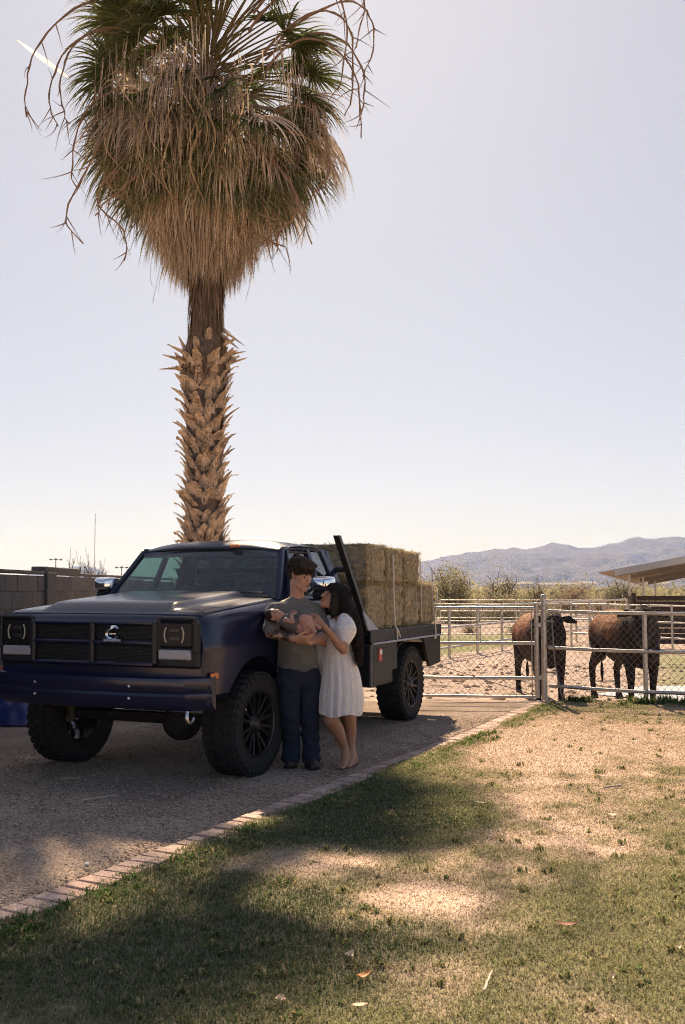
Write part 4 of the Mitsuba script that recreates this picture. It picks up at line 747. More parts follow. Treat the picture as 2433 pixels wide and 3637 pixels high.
def fuzz(sx, sy, sz, seed, n):
    r = np.random.default_rng(seed); h = np.array([sx, sy, sz]) / 2; ax = r.integers(0, 3, n); ax = np.where(r.random(n) < 0.35, 2, ax); sg = np.where(r.random(n) < 0.5, -1, 1); p = (r.random((n, 3)) * 2 - 1) * h; p[np.arange(n), ax] = h[ax] * sg * 0.985
    edge = r.random(n) < 0.45; ax2 = (ax + 1 + r.integers(0, 2, n)) % 3; p[np.where(edge)[0], ax2[edge]] = (h[ax2] * np.where(r.random(n) < 0.5, -1, 1) * 0.97)[edge]
    d = r.normal(0, 1, (n, 3)); d[np.arange(n), ax] = np.abs(d[np.arange(n), ax]) * sg * 0.6; d[:, 2] -= 0.25; d /= np.linalg.norm(d, axis=1, keepdims=True); l = 0.02 + 0.07 * r.random(n) ** 2
    s = np.cross(d, r.normal(0, 1, (n, 3))); s /= np.linalg.norm(s, axis=1, keepdims=True); w = 0.0013 + 0.001 * r.random(n); m = p + d * (l * 0.5)[:, None]; e = p + d * l[:, None] + np.c_[np.zeros((n, 2)), -0.25 * l]
    V = np.stack([p - s * w[:, None], p + s * w[:, None], m - s * w[:, None], m + s * w[:, None], e], 1).reshape(-1, 3); F = (np.array([[0, 1, 3], [0, 3, 2], [2, 3, 4]])[None] + (np.arange(n) * 5)[:, None, None]).reshape(-1, 3)
    c = np.array((0.50, 0.41, 0.24)) * (0.40 + 0.9 * r.random((n, 1))); return V, F, np.repeat(c, 5, 0)
BL = [(2.40, 0.575), (2.975, 0.575), (3.55, 0.555), (4.105, 0.55)]
NM = ['front', 'second', 'third', 'rearmost']
for ci, (x0, l) in enumerate(BL):
    for lev in (0, 1):
        if lev and ci == 3: continue
        for side in (1, -1):
            z0, hh = (1.048, 0.50) if lev == 0 else (1.548, 0.405 - 0.02 * ci)
            seed = ci * 10 + lev * 3 + (side > 0); sx, sy, sz = l - 0.008, 0.955, hh - 0.006
            c = np.array([x0 + l / 2, side * 0.481, z0 + hh / 2]) + [0, rh.normal(0, 0.006), 0]
            lab = f"{'upper' if lev else 'lower'} hay bale on the {'near' if side > 0 else 'far'} side of the flatbed, {NM[ci]} in its {'three' if lev else 'four'}-bale row"
            k = thing('hay_bale', lab, 'hay bale', 'hay bales stacked on the flatbed')
            put('straw', (TW(np.add(*[bale_mesh(sx, sy, sz, seed)[0], c])), bale_mesh(sx, sy, sz, seed)[1][:, ::-1]), 'hay', k, smooth=True)
            v, f, col = fuzz(sx, sy, sz, 300 + seed, 4200 if side > 0 else 1200); put('loose_straw', (TW(v + c), f), 'straw', k, color=col, kind='stuff')
            for q in (-1, 1):
                xx = c[0] + q * sx * 0.26; P = [(xx, c[1] - sy / 2 - 0.006, c[2] - sz / 2), (xx, c[1] - sy / 2 - 0.006, c[2] + sz / 2 + 0.004), (xx, c[1] + sy / 2 + 0.006, c[2] + sz / 2 + 0.004), (xx, c[1] + sy / 2 + 0.006, c[2] - sz / 2)]
                put('twine', (lambda vf: (TW(vf[0]), vf[1]))(merge([tube(P[i:i + 2], 0.0022, 4) for i in range(3)])), 'twine', k)
# ropes that tie the load down
def rope(pts, r, lab, n=40):
    single('tie_rope', (lambda vf: (TW(vf[0]), vf[1]))(tube(spline(pts, n), r, 6)), 'rope', lab, 'rope', smooth=True)
rope([(3.10, 0.985, 1.86), (3.105, 0.99, 1.5), (3.11, 1.0, 1.15), (3.105, 1.022, 1.05), (3.105, 1.03, 0.94)], 0.0095, 'pale rope hanging straight down the middle of the hay to the bed rail')
rope([(3.105, 1.026, 1.06), (3.14, 1.034, 1.02), (3.19, 1.034, 0.955)], 0.007, 'short loose rope end dangling over the bed rail', 14)
rope([(4.02, 0.985, 1.85), (4.03, 0.99, 1.55), (4.035, 0.99, 1.3), (4.06, 0.992, 1.1)], 0.005, 'thin twine hanging down the rear corner of the upper hay', 24)
rope([(4.62, 0.99, 1.50), (4.60, 1.0, 1.35), (4.50, 1.006, 1.15), (4.46, 1.022, 1.06), (4.45, 1.03, 0.93), (4.40, 1.034, 0.915)], 0.0105, 'thick pale rope slanting down from the rearmost bale to the bed rail')
rope([(4.50, 0.97, 1.53), (4.56, 0.995, 1.48), (4.64, 0.99, 1.46), (4.68, 0.97, 1.50), (4.66, 0.9, 1.555), (4.40, 0.8, 1.62), (4.10, 0.7, 1.68)], 0.009, 'pale rope looped over the top of the rearmost bale')
rope([(4.66, 0.9, 1.56), (4.85, 0.85, 1.50), (5.02, 0.82, 1.45)], 0.008, 'stiff rope end sticking out behind the rearmost bale', 12)
rope([(4.40, 0.97, 1.545), (4.45, 0.992, 1.48), (4.46, 0.996, 1.3), (4.52, 0.996, 1.1)], 0.0045, 'thin twine hanging on the side of the rearmost bale', 20)
# ------------------------------------------------------------------ pipe gate and fence
rf = np.random.default_rng(5)
def lattice(P0, P1, z0, z1, pitch, r=0.0020):
    """diamond wire mesh between two ground points"""
    P0, P1 = np.array(P0, float), np.array(P1, float); Lh = np.linalg.norm(P1 - P0); d = (P1 - P0) / Lh; nrm = np.array([-d[1], d[0]]); H = z1 - z0; k = H / 1.12; parts = []
    for sgn in (1, -1):
        s = -k
        while s < Lh + k:
            a, b = (s, s + k) if sgn > 0 else (s + k, s); ta, tb_ = 0.0, 1.0   # s along, clipped to the panel
            def at(t): return a + (b - a) * t
            lo, hi = sorted([(0 - a) / (b - a), (Lh - a) / (b - a)]); lo, hi = max(lo, 0), min(hi, 1)
            if hi - lo > 0.02:
                t = np.linspace(lo, hi, 5); wob = 0.004 * np.sin(t * 40 + s * 9)
                parts.append(tube([np.r_[P0 + d * (at(q) + w) + nrm * sgn * 0.0022, z0 + H * q] for q, w in zip(t, wob)], r, 4, cap=False))
            s += pitch
    return merge(parts)
def rail(parent, a, b, r=0.024, name='rail', m_='galv'): put(name, tube([a, (np.array(a) + b) / 2 + [0, 0, -0.004], b], r, 10), m_, parent, smooth=40)
gate = thing('pipe_gate', 'long galvanized pipe gate with wire mesh standing shut behind the truck', 'gate')
G0, G1 = (0.55, 13.66), (2.60, 13.50)
for z in (1.225, 0.755, 0.29): rail(gate, (*G0, z + 0.004), (*G1, z))
rail(gate, (*G0, 0.055), (*G1, 0.045), 0.02)
put('end_post', merge([tube([(2.605, 13.50, 0.03), (2.605, 13.50, 1.285)], 0.031, 12), ball((2.605, 13.50, 1.285), (0.033, 0.033, 0.018), 2)]), 'galv', gate, smooth=40)
put('end_post', tube([(0.55, 13.66, 0.03), (0.55, 13.66, 1.25)], 0.03, 12), 'galv', gate, smooth=40)
put('tension_bar', merge([tube([(2.535, 13.485, 0.06), (2.535, 13.485, 1.21)], 0.008, 6)]), 'galv', gate)
put('wire_mesh', lattice(G0, G1, 0.06, 1.22, 0.085), 'wire', gate, smooth=True)
put('brace_cable', tube([(0.75, 13.62, 0.62), (1.7, 13.54, 0.33), (2.55, 13.47, 0.07)], 0.005, 5), 'wire', gate)
put('wire_tie', merge([tube([(x, 13.66 - 0.078 * (x - 0.55) - 0.03, z - 0.035), (x + 0.005, 13.66 - 0.078 * (x - 0.55) - 0.034, z), (x, 13.66 - 0.078 * (x - 0.55), z + 0.032)], 0.003, 4) for x in np.arange(0.8, 2.5, 0.155) for z in (1.225,)]), 'wire', gate, kind='stuff')
put('hinge', merge([cbox((0.10, 0.03, 0.05), (2.65, 13.475, z), 0.008) for z in (0.30, 1.0)]), 'galv', gate)
fence = thing('mesh_fence', 'galvanized pipe fence panel with chain link wire in front of the two cows', 'fence')
F0, F1, F2 = np.array([2.695, 13.46]), np.array([3.93, 13.08]), np.array([7.4, 12.35])
put('gate_post', merge([tube([(2.695, 13.46, -0.1), (2.695, 13.46, 1.36)], 0.038, 14), ball((2.695, 13.46, 1.375), (0.043, 0.043, 0.038), 2)]), 'galv', fence, smooth=40, label='thick gate post with a round cap')
for p, h in ((F1, 1.16), ((F1 + F2) / 2 + [0.0, 0.0], 1.15), (F2, 1.15)): put('post', tube([(*p, -0.15), (*p, h)], 0.031, 12), 'galv', fence, smooth=40)
for z0_, z1_, z2_ in ((1.185, 1.165, 1.15), (0.70, 0.675, 0.66), (0.20, 0.155, 0.13)):
    rail(fence, np.r_[F0 + [0.05, -0.03], z0_], np.r_[F1 + [-0.01, -0.055], z1_]); rail(fence, np.r_[F1 + [-0.01, -0.055], z1_], np.r_[F2 + [0, -0.055], z2_])
put('wire_mesh', merge([lattice(F0 + [0.03, 0.02], F1 + [0, 0.03], 0.0, 1.17, 0.085), lattice(F1 + [0, 0.03], F2 + [0, 0.03], -0.02, 1.15, 0.085)]), 'wire', fence, smooth=True)
put('latch_rod', merge([tube([(2.79, 13.40, 1.10), (2.815, 13.36, 0.5), (2.90, 13.28, 0.0)], 0.009, 6), cbox((0.13, 0.02, 0.02), (2.77, 13.40, 0.38), 0.004), cbox((0.13, 0.02, 0.02), (2.76, 13.41, 1.05), 0.004), cbox((0.12, 0.02, 0.02), (2.77, 13.40, 0.72), 0.004)]), 'wire', fence)
put('wire_tie', merge([tube([(2.75 + t * 1.17, 13.43 - t * 0.36 - 0.04, 1.15), (2.75 + t * 1.17, 13.43 - t * 0.36 - 0.07, 1.185), (2.755 + t * 1.17, 13.43 - t * 0.36 - 0.03, 1.215)], 0.003, 4) for t in np.linspace(0.05, 0.97, 9)]), 'wire', fence, kind='stuff')
def pipe_fence(name, label, pts, rails, rad, ground=-0.1, m_='galv', sub=4):
    k = thing(name, label, 'fence', None); pts = np.array(pts, float)
    for p in pts: put('post', tube([(p[0], p[1], ground - 0.1), (p[0], p[1], rails[0] + 0.04)], rad * 1.25, 7), m_, k, smooth=50)
    for a, b in zip(pts[:-1], pts[1:]):
        for z in rails: put('rail', tube([(*a, z), (*b, z)], rad, 7), m_, k, smooth=50)
    return k
def along(a, b, n): return [tuple(np.array(a) + (np.array(b) - a) * t) for t in np.linspace(0, 1, n)]
pipe_fence('pipe_fence', 'grey three-rail pipe fence running diagonally away across the paddock', along((1.55, 20.8), (10.6, 37.5), 12), (1.06, 0.62, 0.18), 0.026)
pipe_fence('pipe_fence', 'four-rail pipe fence crossing the paddock behind the diagonal one', along((-2.0, 30.2), (8.2, 30.0), 6), (1.0, 0.60, 0.33, 0.12), 0.018)
pipe_fence('pipe_fence', 'farthest low pipe fence in front of the desert brush', along((4.0, 41.0), (16.0, 39.0), 9), (1.0, 0.55, 0.15), 0.022)
pipe_fence('pipe_fence', 'pipe fence with close posts behind the gate post, nearest the brown pen wall', along((6.6, 29.0), (9.2, 24.5), 8), (1.03, 0.60, 0.2), 0.024)

# ------------------------------------------------------------------ brown pen wall and shade roof on the right
pen = thing('pen_wall', 'dark brown boarded livestock pen wall under the shade roof on the right', 'pen wall')
for i, z in enumerate(np.arange(0.02, 1.30, 0.148)):
    for j in range(4):
        if z > 1.0 and j == 1 and i % 2: continue
        put('board', cbox((2.0 - 0.03, 0.05, 0.136), (9.1 + 2.0 * j, 27.7 - 0.30 * j + 0.01 * (i % 2), z), 0.008), 'wood_dark', pen)
for j in range(5): put('post', cbox((0.12, 0.12, 1.6), (8.1 + 2.0 * j, 27.82 - 0.3 * j + 0.12, 0.55), 0.01), 'wood_dark', pen)
put('end_board', cbox((0.06, 0.5, 1.40), (8.08, 28.05, 0.60), 0.02), 'wood_dark', pen)
for z in (1.18, 1.06): put('gap_strip', cbox((4.2, 0.02, 0.025), (12.3, 27.20, z), 0.005), 'galv', pen)  # pale strips added to stand for bright openings in the wall
shade = thing('shade_roof', 'sloping metal shade roof on thin posts at the right edge in front of the mountains', 'shade structure')
Q = np.array([(12.25, 48.0, 2.18), (18.1, 45.8, 3.34), (24.4, 60.9, 2.89), (18.55, 63.1, 1.73)]); nrm = np.cross(Q[1] - Q[0], Q[3] - Q[0]); nrm /= np.linalg.norm(nrm)
def slab(c4, t0, t1): c4 = np.array(c4); return hull(np.vstack([c4 + nrm * t0, c4 + nrm * t1]))
put('roof_sheet', slab(Q, 0.0, 0.035), 'roof_metal', shade); 
e1, e2 = (Q[1] - Q[0]), (Q[3] - Q[0])
for i, t in enumerate(np.linspace(0.03, 0.97, 9)): put('roof_rib', slab([Q[0] + e2 * (t - 0.004), Q[1] + e2 * (t - 0.004), Q[1] + e2 * (t + 0.004), Q[0] + e2 * (t + 0.004)], 0.037, 0.075), 'roof_metal', shade)
put('ceiling_sheet', slab([Q[0] + e1 * 0.01 + e2 * 0.01, Q[1] * 1.0 - e1 * 0.01 + e2 * 0.01, Q[2] - e1 * 0.01 - e2 * 0.01, Q[3] + e1 * 0.01 - e2 * 0.01], -0.012, -0.004), 'roof_under', shade)
put('fascia', slab([Q[0] + e1 * 0.12 - e2 * 0.002, Q[1] - e2 * 0.002, Q[1] + e2 * 0.003, Q[0] + e1 * 0.12 + e2 * 0.003], -0.27, 0.0), 'roof_metal', shade)
for t in (0.10, 0.36, 0.66, 0.93): put('beam', slab([Q[0] + e2 * (t - 0.006) + e1 * 0.12, Q[1] + e2 * (t - 0.006), Q[1] + e2 * (t + 0.006), Q[0] + e2 * (t + 0.006) + e1 * 0.12], -0.22, -0.014), 'roof_under', shade)
for t, u in ((0.10, 0.20), (0.48, 0.20), (0.90, 0.20), (0.10, 0.95), (0.9, 0.95)):
    p = Q[0] + e1 * u + e2 * t; put('post', tube([(p[0], p[1], -0.2), (p[0], p[1], p[2] - 0.1)], 0.055, 8), 'galv', shade, smooth=50)

# ------------------------------------------------------------------ block wall on the left
wall = thing('block_wall', 'dark grey concrete block wall along the left edge behind the truck', 'wall')
WX = -3.9
put('mortar_core', cbox((0.13, 32.0, 1.66), (WX - 0.075, 22.0, 0.80), 0.005), 'mortar', wall)
bb = [mikit.ply(cbox((0.02, 0.392 - 0.004 * k, 0.198 - 0.003 * k), b=0.005), f'mat_block_{k}') for k in range(3)]
for c in range(8):
    y = 8.0 + 0.2 * (c % 2); n = 0
    while y < 19.5 and n < 30:
        scene[fresh(wall + '__block')] = {**bb[rf.integers(3)], 'to_world': T().translate([WX - 0.004 + rf.normal(0, 0.0015), y, 0.105 + 0.207 * c])}; y += 0.40; n += 1
put('pilaster', cbox((0.06, 0.40, 1.70), (WX + 0.022, 13.28, 0.85), 0.01), 'block_2', wall)
for (y0, y1, h0, h1) in ((6.0, 13.07, 1.672, 1.712), (14.84, 38.0, 1.672, 1.712), (13.08, 14.83, 1.672, 1.775)): put('cap', cbox((0.19, y1 - y0, h1 - h0), (WX - 0.075, (y0 + y1) / 2, (h0 + h1) / 2), 0.008), 'block_0', wall)
# blue tarp bundle at the foot of the wall
def tarp_mesh():
    u, v = np.meshgrid(np.linspace(-1, 1, 44), np.linspace(-1, 1, 44), indexing='ij'); r = np.sqrt(u ** 2 + v ** 2); f = meshkit.fbm(np.stack([u * 2.2, v * 2.2, u * 0], -1), 4, 3); rd = np.abs(meshkit.noise(np.stack([u * 3.1 + v * 2, v * 3.3, u * 0 + 2], -1), 8) - 0.5)
    z = 0.02 + np.clip(1 - r ** 2.2, 0, 1) * 0.30 + (f - 0.5) * 0.16 * np.clip(1.2 - r, 0, 1) + 0.10 * rd * np.clip(1.3 - r, 0, 1)
    return np.stack([u * 0.62 * (1 + 0.2 * f), v * 0.85, np.maximum(z, 0.005)], -1).reshape(-1, 3), gridf(44, 44)
single('tarp', X(tarp_mesh(), None, (-3.58, 11.75, 0.0)), 'tarp', 'crumpled blue tarp on the ground left of the truck bumper', 'tarp', smooth=35)
single('feed_bucket', X(merge([lathe([(0.13, 0), (0.165, 0.36), (0.175, 0.36), (0.175, 0.385), (0.155, 0.385), (0.12, 0.01), (0.001, 0.01), (0.001, 0)], 24, axis=2)]), None, (-3.64, 12.15, 0.36)), 'white_plastic', 'pale plastic bucket at the far left edge beside the truck headlight', 'bucket', smooth=40)
single('crate', merge([cbox((0.36, 0.5, 0.03), (-3.64, 12.15, 0.345), 0.004)] + [cbox((0.02, 0.5, 0.09), (-3.64 + s * 0.17, 12.15, z), 0.004) for s in (-1, 1) for z in (0.06, 0.17, 0.28)] + [cbox((0.36, 0.02, 0.09), (-3.64, 12.15 + s * 0.24, z), 0.004) for s in (-1, 1) for z in (0.06, 0.17, 0.28)]), 'bark', 'brown wooden crate under the pale bucket', 'crate')

# ------------------------------------------------------------------ brush and trees
def shrub(name, label, cat, c, rx, ry, rz, nl, ls, col, seed, group=None, nb=9, dens=0.5, bare=False, z0=-0.15):
    r = np.random.default_rng(seed); k = thing(name, label, cat, group); c = np.array(c, float); parts, tips = [], []
    for i in range(nb):
        a = r.random() * 6.283; e = np.array([math.cos(a) * rx * (0.4 + 0.5 * r.random()), math.sin(a) * ry * (0.4 + 0.5 * r.random()), rz * (0.55 + 0.4 * r.random())]); m_ = e * [0.3, 0.3, 0.5]; P = spline([(0, 0, 0), m_, e], 7); parts.append(tube(c + [0, 0, z0] + P, np.linspace(0.05, 0.012, 7) * (rz / 2.2), 5))
        for j in range(7 if bare else 4):
            q = P[3 + j % 4]; d = r.normal(0, 1, 3); d[2] = abs(d[2]); d = d / np.linalg.norm(d) * [rx, ry, rz] * (0.22 + 0.2 * r.random()); P2 = spline([q, q + d * 0.5 + [0, 0, 0.03], q + d], 5); parts.append(tube(c + [0, 0, z0] + P2, np.linspace(0.02, 0.005, 5) * (rz / 2.2), 4)); tips.append(q + d)
            if bare:
                for _ in range(4): d2 = r.normal(0, 1, 3) * [rx, ry, rz] * 0.12; d2[2] = abs(d2[2]); parts.append(tube(c + [0, 0, z0] + np.array([q + d * 0.6, q + d * 0.6 + d2]), 0.008, 3))
    put('trunk', merge(parts), 'bark', k)
    if bare: return k
    ctr = r.normal(0, 1, (26, 3)); ctr /= np.linalg.norm(ctr, axis=1, keepdims=True); ctr *= (r.random((26, 1)) ** 0.4); ctr[:, 2] = np.abs(ctr[:, 2]) * 1.0 - 0.12; ctr = ctr * [rx * 0.8, ry * 0.8, rz * 0.82] + [0, 0, rz * 0.12]
    w = r.integers(0, 26, nl); p = ctr[w] + r.normal(0, 1, (nl, 3)) * [rx * 0.2, ry * 0.2, rz * 0.16]; p[:, 2] = np.abs(p[:, 2]) + 0.02
    d = r.normal(0, 1, (nl, 3)); d[:, 2] = np.abs(d[:, 2]) * 1.1; d /= np.linalg.norm(d, axis=1, keepdims=True); s = np.cross(d, r.normal(0, 1, (nl, 3))); s /= np.linalg.norm(s, axis=1, keepdims=True); l = ls * (0.5 + r.random((nl, 1))); ww = l * 0.22
    V = np.stack([p - s * ww, p + s * ww, p + d * l], 1).reshape(-1, 3) + c + [0, 0, z0]; F = np.arange(3 * nl).reshape(-1, 3)
    cc = np.array(col)[None] * (0.55 + 0.7 * r.random((nl, 1))) * (0.75 + 0.5 * r.random((26, 1)))[w]; put('crown', (V, F), 'leaf', k, color=np.repeat(cc, 3, 0)); return k
OL, GY_, BR = (0.36, 0.33, 0.20), (0.26, 0.24, 0.165), (0.36, 0.28, 0.20)
SH = [('desert_tree', 'broad pale green desert tree right behind the hay bales', 'tree', (5.9, 54), 1.45, 1.3, 2.75, 9000, 0.12, OL),
      ('desert_tree', 'low pale green desert tree half hidden behind the rear of the hay', 'tree', (4.1, 56), 1.3, 1.2, 2.2, 6000, 0.12, OL),
      ('desert_tree', 'darker grey-green tree left of the bare sapling', 'tree', (9.5, 60), 1.15, 1.1, 2.3, 6500, 0.12, GY_),
      ('bush', 'pale green bush in front of the dark desert tree', 'bush', (8.2, 52), 1.2, 0.9, 1.45, 3500, 0.10, OL),
      ('bush', 'dull green bush directly above the gate post', 'bush', (13.1, 70), 1.9, 1.2, 1.35, 4000, 0.12, OL),
      ('bush', 'brownish bush right of the gate post', 'bush', (16.3, 72), 1.9, 1.3, 1.55, 4000, 0.12, BR),
      ('bush', 'tall thin brown bush left of the first shade post', 'bush', (17.6, 76), 1.5, 1.3, 2.05, 3600, 0.12, BR),
      ('desert_tree', 'grey-green tree standing behind the first two shade posts', 'tree', (18.4, 66), 1.5, 1.3, 2.35, 6000, 0.12, GY_),
      ('bush', 'low olive bush between the two nearer shade posts', 'bush', (17.6, 61), 1.0, 0.9, 1.05, 2500, 0.1, OL),
      ('bush', 'low green bush under the bare sapling', 'bush', (11.0, 64), 1.1, 0.9, 1.15, 2600, 0.11, OL),
      ('bush', 'grey bush at the foot of the dark desert tree', 'bush', (10.2, 55), 0.9, 0.8, 0.95, 2200, 0.09, GY_),
      ('bush', 'dark brush seen through the gate behind the hay rope', 'bush', (4.9, 44), 1.5, 0.9, 1.1, 4000, 0.09, GY_),
      ('bush', 'dark brush seen through the middle of the gate', 'bush', (7.4, 46), 1.4, 0.9, 1.05, 4000, 0.09, GY_),
      ('bush', 'small brown bush in the dry field beyond the diagonal fence', 'bush', (4.3, 33.5), 0.35, 0.35, 0.42, 900, 0.06, BR),
      ('bush', 'small green bush in the dry field close to the left cow', 'bush', (5.7, 33.0), 0.45, 0.4, 0.45, 1000, 0.06, OL),
      ('bush', 'low bush behind the farthest fence near the pen wall', 'bush', (14.8, 58), 1.4, 1.0, 1.0, 2600, 0.1, BR)]
for i, (nm, lab, cat, (x, y), rx, ry, rz, nl, ls, col) in enumerate(SH): shrub(nm, lab, cat, (x, y, 0), rx, ry, rz, nl, ls, col, 500 + i)
r_ = np.random.default_rng(77); V, F, C = [], [], []; nl = 26000
y = 85 + 160 * r_.random(nl) ** 1.5; x = 0.05 * y + 0.36 * y * r_.random(nl); bx, by = np.round(x / 5) * 5, np.round(y / 7) * 7; hsh = meshkit.noise(np.stack([bx * 0.37, by * 0.53, bx * 0], -1), 4); hgt = 0.5 + 2.0 * hsh
p = np.stack([bx + r_.normal(0, 1.3, nl), by + r_.normal(0, 1.5, nl), -0.1 + hgt * np.abs(r_.normal(0, 0.45, nl))], 1); d = r_.normal(0, 1, (nl, 3)); d[:, 2] = np.abs(d[:, 2]); d /= np.linalg.norm(d, axis=1, keepdims=True); s = np.cross(d, r_.normal(0, 1, (nl, 3))); s /= np.linalg.norm(s, axis=1, keepdims=True); l = 0.22 + 0.25 * r_.random((nl, 1))
V = np.stack([p - s * l * 0.3, p + s * l * 0.3, p + d * l], 1).reshape(-1, 3); put('far_brush', (V, np.arange(3 * nl).reshape(-1, 3)), 'leaf', color=np.repeat(np.array(OL) * (0.6 + 0.7 * hsh[:, None]), 3, 0)); labels['far_brush'] = {'label': 'far desert brush merging below the mountains', 'category': 'brush', 'kind': 'stuff'}
shrub('bare_sapling', 'thin bare sapling left of the gate post in front of pale ground', 'tree', (11.6, 60, 0), 0.75, 0.6, 1.95, 0, 0, BR, 601, bare=True, nb=5)
shrub('bare_tree', 'bare twiggy tree top showing above the block wall on the left', 'tree', (-10.2, 40, 0), 1.0, 0.9, 2.75, 0, 0, BR, 602, bare=True, nb=10)
# far houses
for i, (px_, lab, w, h) in enumerate([(0.166, 'tiny pale house below the mountains left of the bare sapling', 26, 6), (0.183, 'tiny pale house below the mountains right of the bare sapling', 18, 7), (0.215, 'long tiny pale building below the mountains above the left cow', 60, 6), (0.243, 'tiny pale house below the mountains left of the shade roof', 30, 8), (0.31, 'tiny pale house seen under the shade roof', 50, 8)]):
    Yh = 1300 + 70 * i; hk = thing('far_house', lab, 'house'); x = px_ * Yh
    put('wall', cbox((w, 14, h), (x, Yh, h / 2 - 0.2), 0.05), 'pale_house', hk); put('roof', hull([(x + sx * (w / 2 + 0.6), Yh + sy * 7.6, h - 0.2) for sx in (-1, 1) for sy in (-1, 1)] + [(x + sx * w / 2, Yh, h + 2.6) for sx in (-1, 1)]), 'roof_under', hk)
# stadium lights and a thin mast
for i, (x, y, h, lab) in enumerate([(-86.0, 300, 10.4, 'left one of two far sports light poles with three lamps'), (-66.2, 300, 8.0, 'right one of two far sports light poles, nearest the truck windshield')]):
    k = thing('light_pole', lab, 'light pole', 'sports light poles beyond the wall'); put('pole', tube([(x, y, -0.1), (x, y, h)], 0.13, 6), 'lamp_metal', k); put('cross_arm', tube([(x - 1.8, y, h - 0.5), (x + 1.8, y, h - 0.5)], 0.06, 6), 'lamp_metal', k)
    for s in (-1, 0, 1): put('lamp', cbox((0.85, 0.5, 0.4), (x + s * 1.55, y, h - 0.5), 0.1), 'lamp_metal', k)
single('mast', tube([(-124, 500, -0.1), (-124, 500, 38.5)], [0.22, 0.14], 6), 'galv', 'very thin tall mast rising beyond the block wall on the left', 'mast')

# ------------------------------------------------------------------ mountains
RID = np.array([(860, 1336), (910, 1306), (967, 1285.6), (993, 1281.6), (1031, 1270.8), (1045, 1271.8), (1070, 1263.9), (1092, 1264.9), (1135, 1256), (1159, 1258.4), (1175, 1253.4), (1202, 1258.4), (1226, 1254), (1263, 1243), (1292, 1246), (1314, 1255.3), (1356, 1254.3), (1376, 1251.3), (1396, 1244), (1415, 1243.4), (1439, 1233.4), (1461, 1228.9), (1479, 1233), (1501, 1233.8), (1521, 1230.5), (1554, 1228.9), (1600, 1236), (1680, 1222), (1800, 1240), (2000, 1232), (2300, 1262), (2700, 1300)], float)
MX, MH = (RID[:, 0] - 784) / 2287 * 5200, (1345 - RID[:, 1]) / 2287 * 5200 + 1.5      # metres: where each summit stands and how high it is
def range_mesh(mx, mh, y0, yr, y1, nx, ny, seed, rough=1.0):
    xs_ = np.linspace(mx[0], mx[-1], nx); vs_ = np.r_[np.linspace(0, 1, ny), 1 + np.linspace(0.05, 1, 12)]; Xm, Vm = np.meshgrid(xs_, vs_, indexing='ij'); Ym = np.where(Vm <= 1, y0 + (yr - y0) * Vm, yr + (y1 - yr) * (Vm - 1))
    H = np.interp(Xm, mx, mh); r1 = meshkit.fbm(np.stack([Xm / 420, Ym / 700, Xm * 0], -1), 5, seed); r2 = 1 - 2 * np.abs(meshkit.fbm(np.stack([Xm / 300, Ym / 520, Xm * 0 + 5], -1), 4, seed + 3) - 0.5)
    t = np.clip(Vm, 0, 1); prof = np.where(Vm <= 1, t ** 1.5, (2 - Vm).clip(0) ** 1.2); bellp = np.sin(np.pi * np.clip(Vm / 1.0, 0, 1)) * (Vm <= 1)
    Z = H * (prof + rough * bellp * (0.55 * (r2 - 0.78) + 0.5 * (r1 - 0.5))) + rough * bellp * 14 * (meshkit.fbm(np.stack([Xm / 90, Ym / 120, Xm * 0], -1), 3, seed + 9) - 0.5)
    Z += np.where(Vm == 1, 3.0 * (meshkit.fbm(np.stack([Xm / 35, Xm * 0, Xm * 0], -1), 3, seed) - 0.5), 0)
    cap = H * np.minimum(1.0, Ym / yr) * 0.995; Z = np.where(Vm < 1, np.minimum(Z, cap), Z); Z = np.maximum(Z, -1.0)
    return np.stack([Xm, Ym, Z], -1).reshape(-1, 3), gridf(*Xm.shape)
struct('mountains', range_mesh(MX, MH, 2600, 5200, 7600, 520, 90, 12), 'rock', smooth=True)
lh = np.array([(60, 1345), (75, 1322), (85, 1306), (90, 1304), (100, 1308), (118, 1320), (130, 1312), (160, 1298.7), (173, 1295.6), (190, 1297.9), (214, 1298.7), (224, 1303), (249, 1316), (280, 1326), (320, 1340), (345, 1345)], float)
struct('hills', range_mesh((lh[:, 0] - 784) / 2287 * 6500, (1345 - lh[:, 1]) / 2287 * 6500 + 1.5, 5200, 6500, 7400, 120, 30, 44, 0.5), 'rock', smooth=True)
# vapour trail high in the sky
def skydir(x, y): a, b = (x - 784) / 2287, (1172 - y) / 2287; d = np.array([a, math.cos(PITCH) - b * math.sin(PITCH), b * math.cos(PITCH) + math.sin(PITCH)]); return d / np.linalg.norm(d)
TA, TB = skydir(40, 92) * 9000, skydir(158, 178) * 8600
tr_ = [TA + (TB - TA) * t for t in np.linspace(0, 1, 12)]
single('contrail', tube(tr_, 14 * np.interp(np.linspace(0, 1, 12), [0, 0.25, 0.6, 1], [0.25, 1.0, 1.3, 0.5]), 8), 'contrail', 'short white vapour trail in the upper left sky', 'vapour trail', smooth=True)
# air: thin haze round everything
scene['haze_medium'] = {'type': 'homogeneous', 'albedo': rgb((0.95, 0.95, 0.95)), 'sigma_t': rgb((3.2e-5, 5.2e-5, 1.15e-4))}
scene['haze'] = {'type': 'cube', 'to_world': T().translate([0, 3750.0, 149.0]).scale([9000.0, 4650.0, 151.0]), 'bsdf': {'type': 'null'}, 'interior': {'type': 'ref', 'id': 'haze_medium'}}
labels['haze'] = {'kind': 'stuff', 'label': 'pale haze in the air', 'category': 'haze'}
scene['camera']['medium'] = {'type': 'ref', 'id': 'haze_medium'}
